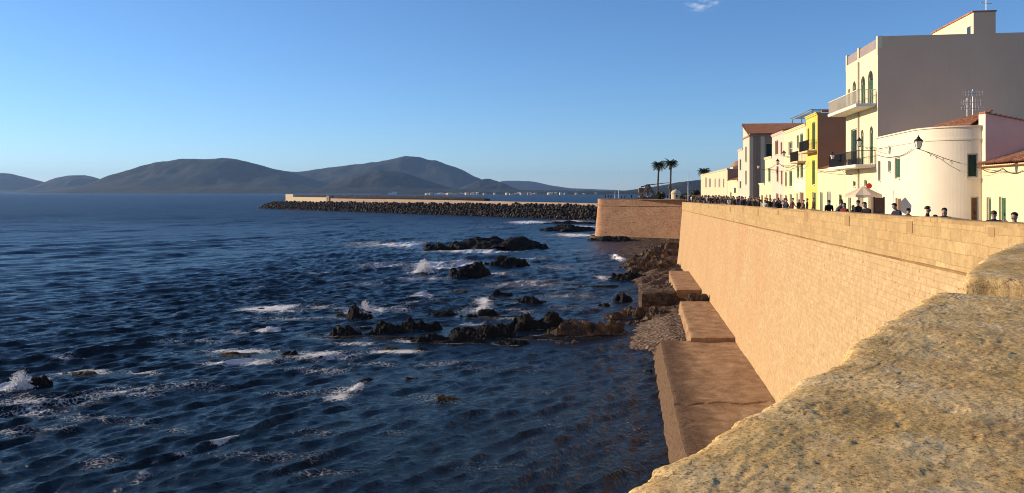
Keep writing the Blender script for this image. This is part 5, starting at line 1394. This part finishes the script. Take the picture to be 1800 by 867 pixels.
m = MB(); m.tube([(7.3, 0, 5.8), (7.35, 0, 4.9)], .06, 5); m.lathe([(.05, 0), (.35, .25), (.38, .9), (.2, 1.4), (.1, 1.5)], 8, (7.35, 0, 3.5)); m.build('sling_pouch', M_wood, t)
for x in (-2.2, 2.2):
    for y in (-1.95, 1.95):
        m = MB(); i0 = 0
        for yy in (y - .13, y + .13):
            for k in range(16): m.v.append((x + .62 * cos(2 * pi * k / 16), yy, .62 + .62 * sin(2 * pi * k / 16)))
        m.f += [tuple(range(16)), tuple(range(31, 15, -1))] + [(k, 16 + k, 16 + (k + 1) % 16, (k + 1) % 16) for k in range(16)]; m.uv += [None] * 18; m.mi += [0] * 18
        m.build('wheel', M_wood, t)

# ------------------------------------------------------------------ breakwater with its boulders
TA, TB = np.array([-236.0, 752.0]), np.array([52.0, 441.0])       # waterline of its seaward foot
mt = (TB - TA) / np.linalg.norm(TB - TA); mn = np.array([-mt[1], mt[0]])
if mn[1] < 0: mn = -mn
ML = np.linalg.norm(TB - TA)
MZ = atan2(mt[1], mt[0])
bk = thing('breakwater', (TA[0], TA[1], SEA), 'long low breakwater with a pale concrete wall running out across the bay', 'breakwater', rz=MZ)
# local: x along (0 = seaward tip), y toward the harbour
def s_of(px, off):
    f = lambda s: 900 + F * (TA + mt * s + mn * off)[0] / (TA + mt * s + mn * off)[1]
    lo, hi = -40, ML + 60
    for _ in range(50):
        c = (lo + hi) / 2
        if f(c) < px: lo = c
        else: hi = c
    return lo
def zl(px, py, off):
    s = s_of(px, off); return (337 - py) / F * (TA + mt * s + mn * off)[1] - SEA
m = MB(); m.face([(-2, 0, -2), (ML + 30, 0, -2), (ML + 30, 9, 7.4), (8, 9, 5.8)]); m.face([(8, 9, 5.8), (ML + 30, 9, 7.4), (ML + 30, 26, 7.4), (8, 26, 5.8)]); m.face([(8, 26, 5.8), (ML + 30, 26, 7.4), (ML + 30, 28, -2), (8, 28, -2)]); m.face([(-2, 0, -2), (8, 9, 5.8), (8, 28, -2)])
m.build('core', M_armour, bk)
WO = 10.5
M_pier = plaster('pier_concrete', (0.52, 0.37, 0.27), 0.15, 0.4, 0.12)
segs = [(502, 515, 341.5, 341.5, 0.4), (515, 574, 346.5, 347.2, 1.0), (581, 760, 349, 351.5, 1.0), (760, 900, 351.5, 354.6, 1.0), (900, 1060, 354.6, 357.8, 1.0)]
for (p0, p1, ya_, yb_, dd) in segs:
    s0, s1 = s_of(p0, WO), s_of(p1, WO); h0, h1 = zl(p0, ya_, WO), zl(p1, yb_, WO)
    m = MB(); w_ = 2.2 if dd == 1.0 else 5
    i = len(m.v); m.v += [(s0, WO, 4), (s1, WO, 4), (s1, WO + w_, 4), (s0, WO + w_, 4), (s0, WO, h0), (s1, WO, h1), (s1, WO + w_, h1), (s0, WO + w_, h0)]
    for q in ((0, 3, 2, 1), (4, 5, 6, 7), (0, 1, 5, 4), (1, 2, 6, 5), (2, 3, 7, 6), (3, 0, 4, 7)): m.f.append(q); m.uv.append(None); m.mi.append(0)
    m.build('wave_wall' if dd == 1.0 else 'end_block', M_far if p1 < 580 else M_pier, bk)
s0 = s_of(577, WO); hh = zl(577, 343.5, WO); m = MB(); m.box(s0 - 2.2, s0 + 2.2, WO - .5, WO + 4, 4, hh - .8); m.box(s0 - 2.5, s0 + 2.5, WO - .8, WO + 4.3, hh - .797, hh - .3); m.build('hut', M_umber, bk)
m = MB(); m.box(s0 - .6, s0 + .6, WO - .55, WO - .503, 5, hh - 2); m.build('hut_door', M_dark, bk)
def boulder_mesh(seed):
    bm = bmesh.new(); bmesh.ops.create_icosphere(bm, subdivisions=2, radius=1.0); rr = np.random.RandomState(seed)
    cuts = [(rr.randn(3), .62 + .25 * rr.rand()) for _ in range(9)]
    sc_ = np.array([1.25, 1.0, .8]) * (.85 + .3 * rr.rand(3))
    for v in bm.verts:
        c = np.array(v.co)
        for n_, d_ in cuts:
            n_ = n_ / np.linalg.norm(n_); k = c @ n_
            if k > d_: c = c - n_ * (k - d_)
        v.co = tuple(c * sc_ * (1 + .05 * rr.randn()))
    me = bpy.data.meshes.new('boulder'); bm.to_mesh(me); bm.free(); me.materials.append(M_armour); return me
BM = [boulder_mesh(60 + k) for k in range(6)]
rr = np.random.RandomState(8); spots = []
for row, (off, zz_) in enumerate([(-.6, -.1), (.7, .8), (2.1, 1.8), (3.6, 2.8), (5.2, 3.7), (7.0, 4.5), (8.7, 5.1)]):
    s = -6.0 + row * 1.7
    while s < ML + 22:
        spots.append((s + rr.randn() * .4, off + rr.randn() * .5, zz_ * (1.2 + .35 * s / ML) + rr.randn() * .3, 0.75 + .5 * rr.rand() ** 1.5)); s += 1.75 + .5 * rr.randn() * .6
for k in range(150):                      # round head at the tip
    a = rr.rand() * pi + pi / 2; r = 3 + rr.rand() * 7; spots.append((6 + r * 1.4 * cos(a), 8 + r * sin(a), max(-.3, 4.6 - r * .5), 0.85 + .5 * rr.rand()))
spots.sort(key=lambda q: -q[0])
vis = [q for q in spots if 900 + F * (TA + mt * q[0] + mn * q[1])[0] / (TA + mt * q[0] + mn * q[1])[1] < 1056]
def bplace(q):
    p_ = TA + mt * q[0] + mn * q[1]; return (p_[0], p_[1], SEA + q[2])
for q in vis[:300]:
    o = bpy.data.objects.new('boulder', BM[rr.randint(6)]); COL.objects.link(o)
    o.location = bplace(q); o.rotation_euler = tuple(rr.rand(3) * 6.28); o.scale = (q[3],) * 3
    tag(o, 'dark armour boulder piled on the seaward slope of the breakwater', 'boulder', 'armour boulders of the breakwater')
bv = [np.array([v.co for v in me.vertices]) for me in BM]; bf = [[tuple(p.vertices) for p in me.polygons] for me in BM]
m = MB()
for q in vis[300:]:
    k = rr.randint(6); A = np.linalg.qr(rr.randn(3, 3))[0]; V = bv[k] @ A.T * q[3] + np.array(bplace(q)); i0 = len(m.v)
    m.v += [tuple(v) for v in V]; m.f += [tuple(i + i0 for i in f) for f in bf[k]]; m.uv += [None] * len(bf[k]); m.mi += [0] * len(bf[k])
tag(m.build('boulders', M_armour), 'heap of dark boulders along the far half of the breakwater', 'boulders', kind='stuff')
# harbour mole behind it
q0 = np.array([(520 - 900) / F * 1500, 1500.0]); q1 = np.array([(852 - 900) / F * 1180, 1180.0]); d_ = q1 - q0; Lh = np.linalg.norm(d_)
hm = thing('harbour_wall', (q0[0], q0[1], SEA), 'long dark harbour wall on the water behind the breakwater', 'harbour wall', rz=atan2(d_[1], d_[0]))
m = MB(); nseg = 40
for k in range(nseg):
    m.box(Lh * k / nseg, Lh * (k + 1) / nseg - .3, 0, 12, -1, 5.0 + .5 * rr.rand())
m.build('quay', M_rock, hm)
m = MB()
for k in range(nseg): m.box(Lh * k / nseg, Lh * (k + 1) / nseg - .3, 5, 6.5, 5.6, 9.6 + .5 * rr.rand() - 3.0 * (k / nseg) ** 3)
m.build('parapet', M_armour, hm)

# town and boats on the far shore
def far_house(i, px, D, w, h, mat, rf):
    X = (px - 900) / F * D; z = SEA + 1.0 + (D - 4000) * .004
    t = thing('far_house', (X, D, z), 'tiny pale house among many along the far shore', 'house', 'tiny houses on the far shore', rr.randn() * .4)
    m = MB(); m.box(-w / 2, w / 2, -4, 4, -3, h); m.build('wall', mat, t)
    m = MB(); x0, x1 = -w / 2 - .4, w / 2 + .4
    m.v += [(x0, -4.4, h), (x1, -4.4, h), (x1, 4.4, h), (x0, 4.4, h), (x0, 0, h + 2.2), (x1, 0, h + 2.2)]
    m.f += [(0, 1, 5, 4), (2, 3, 4, 5), (0, 4, 3), (1, 2, 5), (0, 3, 2, 1)]; m.uv += [None] * 5; m.mi += [0] * 5
    m.build('roof', rf, t)
for i in range(78):
    if i < 46: px = 735 + 118 * rr.rand() ** .8
    else: px = 858 + 190 * rr.rand()
    far_house(i, px, 3950 - 250 * rr.rand(), 8 + 9 * rr.rand(), 5 + 5 * rr.rand() * (1.6 if i % 9 == 0 else 1), [M_conc, M_buff, M_pink, M_buff, M_pier][i % 5], [M_tile, M_conc, M_buff][i % 3])
t = thing('far_building', ((693 - 900) / F * 4050, 4050, SEA), 'large white building alone on the far shore at the foot of the hill', 'building')
m = MB(); m.box(-12, 14, -6, 6, 0, 15); m.box(-30, -12.2, -5, 5, 0, 10); m.build('wall', M_conc, t)
m = MB(); m.box(-13, 15, -7, 7, 15.003, 15.8); m.build('roof', M_conc, t)

# ------------------------------------------------------------------ people on the promenade
TAGS = {'skin': 0, 'top': 1, 'legs': 2, 'shoe': 3}
M_tr = [plain('jeans', (0.04, 0.05, 0.09), 0.9), plain('dark_trousers', (0.02, 0.02, 0.022), 0.9), plain('tan_trousers', (0.22, 0.16, 0.1), 0.9)]
M_tops = [plain(n_, c, 0.85) for n_, c in (('black_coat', (0.012, 0.012, 0.014)), ('navy_coat', (0.018, 0.025, 0.05)), ('brown_coat', (0.07, 0.04, 0.025)), ('grey_coat', (0.08, 0.08, 0.085)), ('dark_red_coat', (0.14, 0.018, 0.02)), ('blue_coat', (0.03, 0.08, 0.22)), ('olive_coat', (0.06, 0.055, 0.03)), ('white_coat', (0.6, 0.57, 0.52)), ('charcoal_coat', (0.03, 0.03, 0.034)))]
M_hair = [plain(n_, c, 0.6) for n_, c in (('dark_hair', (0.014, 0.010, 0.008)), ('brown_hair', (0.06, 0.035, 0.02)), ('grey_hair', (0.28, 0.26, 0.24)))]
M_shoe = plain('shoe_leather', (0.03, 0.022, 0.018), 0.6)
def body(pose):
    V = []; Eg = []; Rd = []; Tg = []
    def add(p, r, par=None, tg='top'):
        V.append(p); Rd.append(r if isinstance(r, tuple) else (r, r))
        if par is not None: Eg.append((par, len(V) - 1)); Tg.append(tg)
        return len(V) - 1
    ln = {'lean': .34, 'stand': 0.0, 'walk': .05, 'phone': 0.0, 'sit': .1}[pose]
    dz = -.42 if pose == 'sit' else 0.0
    def T(x, y, z): return (x, y - ln * max(0, z - .93) / .8, z + dz - ln * .12 * max(0, z - .93))
    pel = add(T(0, 0, .95), (.155, .115)); sp = add(T(0, -.01, 1.12), (.145, .11), pel); ch = add(T(0, -.005, 1.32), (.185, .135), sp)
    nb = add(T(0, .012, 1.455), (.07, .07), ch); nk = add(T(0, 0, 1.52), (.052, .055), nb, 'skin')
    hd = add(T(0, -.012, 1.60), (.072, .088), nk, 'skin'); h2 = add(T(0, -.005, 1.67), (.078, .098), hd, 'skin'); h3 = add(T(0, .0, 1.735), (.05, .062), h2, 'skin')
    ns = add(T(0, -.118, 1.605), .014, hd, 'skin')
    for s in (-1, 1):
        add(T(s * .084, .012, 1.61), (.016, .022), hd, 'skin')
        sh = add(T(s * .195, .01, 1.405), .08, ch)
        if pose == 'lean': el = T(s * .25, -.12, 1.22); wr_ = T(s * .12, -.36, 1.24)
        elif pose == 'phone': el = T(s * .20, -.20, 1.20); wr_ = T(s * .06, -.34, 1.45)
        elif pose == 'walk': el = T(s * .23, s * .10, 1.14); wr_ = T(s * .22, s * .2 - .12, .93)
        elif pose == 'sit': el = T(s * .24, -.08, 1.14); wr_ = T(s * .13, -.30, 1.04)
        else: el = T(s * .23, .03, 1.13); wr_ = T(s * .235, -.06, .90)
        e_ = add(el, .052, sh); w_ = add(wr_, .036, e_)
        d = np.array(wr_) - np.array(el); d /= np.linalg.norm(d)
        pm_ = add(tuple(np.array(wr_) + d * .07), (.038, .024), w_, 'skin')
        sd_ = np.cross(d, (0, 0, 1)); 
        if np.linalg.norm(sd_) < .2: sd_ = np.array([0, 1.0, 0])
        sd_ /= np.linalg.norm(sd_); up = np.cross(sd_, d)
        for k in range(4):
            b0 = np.array(V[pm_]) + sd_ * (k - 1.5) * .019 + d * .035
            L_ = (.028, .033, .031, .024)[k]
            f0 = add(tuple(b0), .0095, pm_, 'skin'); f1 = add(tuple(b0 + d * L_ - up * .008), .009, f0, 'skin'); add(tuple(b0 + d * L_ * 1.7 - up * .026), .008, f1, 'skin')
        t0 = np.array(V[pm_]) - d * .03 + sd_ * .045; f0 = add(tuple(t0), .011, pm_, 'skin'); add(tuple(t0 + d * .045 + sd_ * .012), .009, f0, 'skin')
        st = {'walk': s * .26, 'stand': 0.02 * s, 'lean': .06 * s, 'phone': .03 * s, 'sit': 0}[pose]
        if pose == 'sit':
            hp = add((s * .10, -.02, .50), .095, pel, 'legs'); kn = add((s * .12, -.45, .50), .066, hp, 'legs'); an = add((s * .12, -.46, .09), .045, kn, 'legs'); add((s * .13, -.62, .035), .04, an, 'shoe')
        else:
            hp = add((s * .095, 0, .86), .098, pel, 'legs'); kn = add((s * .105, -.03 - st * .5, .48), .066, hp, 'legs'); an = add((s * .11, .03 - st, .09 + (.03 if st < -.1 else 0)), .045, kn, 'legs'); add((s * .125, -.13 - st, .035), .04, an, 'shoe')
    me = bpy.data.meshes.new('body'); me.from_pydata(V, Eg, []); o = bpy.data.objects.new('body_src', me); COL.objects.link(o)
    sk = o.modifiers.new('skin', 'SKIN'); sk.use_smooth_shade = True; sk.branch_smoothing = 0.3
    for i, r in enumerate(Rd): me.skin_vertices[0].data[i].radius = r
    me.skin_vertices[0].data[0].use_root = True
    sb = o.modifiers.new('sub', 'SUBSURF'); sb.levels = 1; sb.render_levels = 1
    dg = bpy.context.evaluated_depsgraph_get(); dg.update()
    out = bpy.data.meshes.new_from_object(o.evaluated_get(dg)); bpy.data.objects.remove(o)
    out.name = 'person'
    n = len(out.polygons); c = np.zeros(n * 3); out.polygons.foreach_get('center', c); c = c.reshape(-1, 3)
    best = np.full(n, 9.0); idx = np.zeros(n, int); Va = np.array(V)
    for (a, b), tg in zip(Eg, Tg):
        A, B = Va[a], Va[b]; ab = B - A; t_ = np.clip(((c - A) @ ab) / (ab @ ab + 1e-9), 0, 1)
        ds = np.linalg.norm(c - (A + t_[:, None] * ab), axis=1) - min(Rd[b]) * .6; k = ds < best
        best[k] = ds[k]; idx[k] = TAGS[tg]
    out.materials.clear()
    for mt_ in (M_skin, M_tops[0], M_tr[0], M_shoe): out.materials.append(mt_)
    out.polygons.foreach_set('material_index', idx.astype(np.int32)); out.polygons.foreach_set('use_smooth', [True] * n)
    out.update()
    return out, V[h2]
def hair_mesh(hp, long_):
    n = 14; r = 8; P = []
    th, ph = np.meshgrid(np.linspace(0, 2 * pi, n), np.linspace(0, pi * .62 if not long_ else pi * .72, r))
    x = .096 * np.sin(ph) * np.cos(th); y = .118 * np.sin(ph) * np.sin(th); z = .095 * np.cos(ph)
    z = z + np.where(y < -.035, np.clip(-(z - .03), 0, 1), 0)
    if long_: z = np.where((y > 0.0) & (ph > pi * .5), z - .16 * (ph / pi - .5) * 4.5, z)
    k = 1 + .05 * fbm(th * 3, ph * 4, 2, 5)
    me = grid_mesh('hair', hp[0] + x * k, hp[1] + .012 + y * k, hp[2] + .012 + z, M_hair[0]); return me
BOD = {k: body(k) for k in ('stand', 'walk', 'lean', 'phone', 'sit')}
HAIR = {(k, l): hair_mesh(BOD[k][1], l) for k in BOD for l in (False, True)}
HAT = {}
def face_mesh(hp):
    m = MB()
    for s in (-1, 1): m.lathe([(.001, -.009), (.010, -.005), (.011, 0), (.010, .005), (.001, .009)], 8, (hp[0] + s * .033, hp[1] - .092, hp[2] - .018), 0)
    m.box(hp[0] - .024, hp[0] + .024, hp[1] - .103, hp[1] - .090, hp[2] - .098, hp[2] - .090)
    me = bpy.data.meshes.new('face'); me.from_pydata(m.v, [], m.f); me.materials.append(M_dark); return me
FACE = {k: face_mesh(BOD[k][1]) for k in BOD}
def person(X, Y, z, rz, pose, top, hair, long_, legs, label, group, s=1.0, face=True):
    o = bpy.data.objects.new('person', BOD[pose][0]); COL.objects.link(o)
    o.location = (X, Y, z); o.rotation_euler = (0, 0, rz); o.scale = (s, s, s)
    for i, mt_ in ((1, M_tops[top]), (2, M_tr[legs])): o.material_slots[i].link = 'OBJECT'; o.material_slots[i].material = mt_
    h = bpy.data.objects.new('hair', HAIR[(pose, long_)]); COL.objects.link(h); h.parent = o
    h.material_slots[0].link = 'OBJECT'; h.material_slots[0].material = M_hair[hair]
    if face: f_ = bpy.data.objects.new('face', FACE[pose]); COL.objects.link(f_); f_.parent = o
    return tag(o, label, 'person', group)
# rz: 0 faces the camera (-Y), -90 deg faces the sea, 180 away
def near_person(px, pt, w, pose, top, hair, long_, legs, rz, label, s=None):
    Y = y_of(px, w); X = xp(Y) + w
    H_ = {'stand': 1.755, 'walk': 1.74, 'lean': 1.64, 'phone': 1.755, 'sit': 1.33}[pose]
    want = (337 - pt) / F * Y - gz(Y); k = float(np.clip(want / H_, .9, 1.1)) if s is None else s
    return person(X, Y, gz(Y), R(rz), pose, top, hair, long_, legs, label, 'people by the parapet', k)
near_person(1783, 374, 1.0, 'phone', 0, 0, False, 1, -70, 'person in black holding something up to the face, nearest the right edge')
near_person(1771, 380, 1.2, 'sit', 8, 0, False, 1, -120, 'low seated person left of the one holding something up', 1.0)
near_person(1747, 371, 1.4, 'stand', 1, 1, False, 1, 150, 'person in a navy coat before the green door of the low house')
near_person(1660, 366, 0.9, 'stand', 0, 0, True, 1, -35, 'long haired woman in a black coat, alone before the rounded house corner')
near_person(1631, 363, 1.0, 'stand', 0, 0, False, 1, 60, 'short haired man in black, left of the long haired woman')
near_person(1611, 370, 1.6, 'sit', 0, 1, False, 1, 100, 'small seated figure left of the short haired man in black', 1.0)
near_person(1584, 358, 1.1, 'lean', 1, 0, False, 0, -80, 'big man in a navy jacket bending over the parapet before the brown door')
near_person(1597, 371, 2.2, 'stand', 0, 0, False, 1, 90, 'short person in black right of the big bending man', .93)
near_person(1642, 371, 2.0, 'sit', 8, 0, True, 1, 0, 'seated figure between the short haired man and the long haired woman', 1.08)
near_person(1571, 370, 1.3, 'sit', 0, 0, False, 1, -40, 'seated person in black tucked left of the big bending man', 1.05)
near_person(1557, 369, 1.0, 'sit', 2, 1, False, 2, 30, 'seated person in brown, left of the big bending man', 1.02)
near_person(1547, 368, 1.5, 'sit', 0, 1, True, 1, -60, 'seated long haired person in black under the dark board', 1.05)
near_person(1529, 357, 1.0, 'lean', 0, 1, False, 1, -70, 'stooping person in black right under the parasol')
near_person(1521, 360, 2.4, 'stand', 8, 0, False, 1, 120, 'person in charcoal standing behind the stooping one under the parasol')
near_person(1508, 352, 1.8, 'stand', 0, 0, False, 1, -150, 'tall person in black standing left of the parasol pole')
near_person(1500, 364, 2.8, 'stand', 6, 0, True, 1, 40, 'woman in an olive coat half hidden left of the parasol')
near_person(1484, 357, 1.2, 'stand', 4, 1, True, 1, -60, 'woman in a dark red coat among people in dark blue')
near_person(1479, 351, 2.6, 'stand', 5, 0, False, 0, 60, 'man in a bright blue jacket behind the woman in dark red')
near_person(1469, 357, 1.4, 'lean', 1, 1, False, 0, 80, 'person in navy bending left of the woman in dark red')
near_person(1457, 352, 2.0, 'stand', 0, 0, False, 1, 180, 'person in black at the left end of the group before the link house')
rr = np.random.RandomState(21)
k = 0
crowd = []
while len(crowd) < 235:
    q = rr.rand(); Y = 66 + 150 * q ** 1.05; w = .7 + 5.0 * rr.rand() ** 1.7
    if Y > 168: X = np.interp(Y, [168, 240], [37.5, 61]) + .7 + 8 * rr.rand() ** 1.2
    else: X = xp(Y) + w
    px = 900 + F * X / Y
    if px > 1450 or px < 1195: continue
    if px > 1410 and rr.rand() < .35: continue
    if any(abs(a - X) < .42 and abs(b - Y) < .42 for a, b in crowd): continue
    crowd.append((X, Y))
for X, Y in crowd:
    person(X, Y, gz(Y), rr.rand() * 6.28, ['stand', 'walk', 'stand', 'walk', 'stand', 'lean'][rr.randint(6)], [0, 0, 1, 8, 2, 3, 0, 1, 6, 4, 8, 0, 7][rr.randint(13)], rr.randint(3), bool(rr.rand() < .4), rr.randint(3),
           'darkly dressed person in the dense crowd strolling the far promenade', 'crowd strolling on the promenade', .93 + .13 * rr.rand(), False)
for px in (1064, 1069, 1074, 1092, 1098, 1110, 1128, 1133, 1146, 1168, 1173, 1196, 1199, 1203):
    Y = 262 + 16 * rr.rand() if px < 1180 else 245; X = (px - 900) / F * Y
    if px < 1130: Y = 278; X = (px - 900) / F * Y
    person(X, Y, -2.72, rr.rand() * 6.28, ['stand', 'walk'][rr.randint(2)], [0, 1, 8, 2][rr.randint(4)], rr.randint(3), False, 1, 'tiny dark figure standing on top of the far bastion', 'tiny figures on the far bastion', 1.0, False)
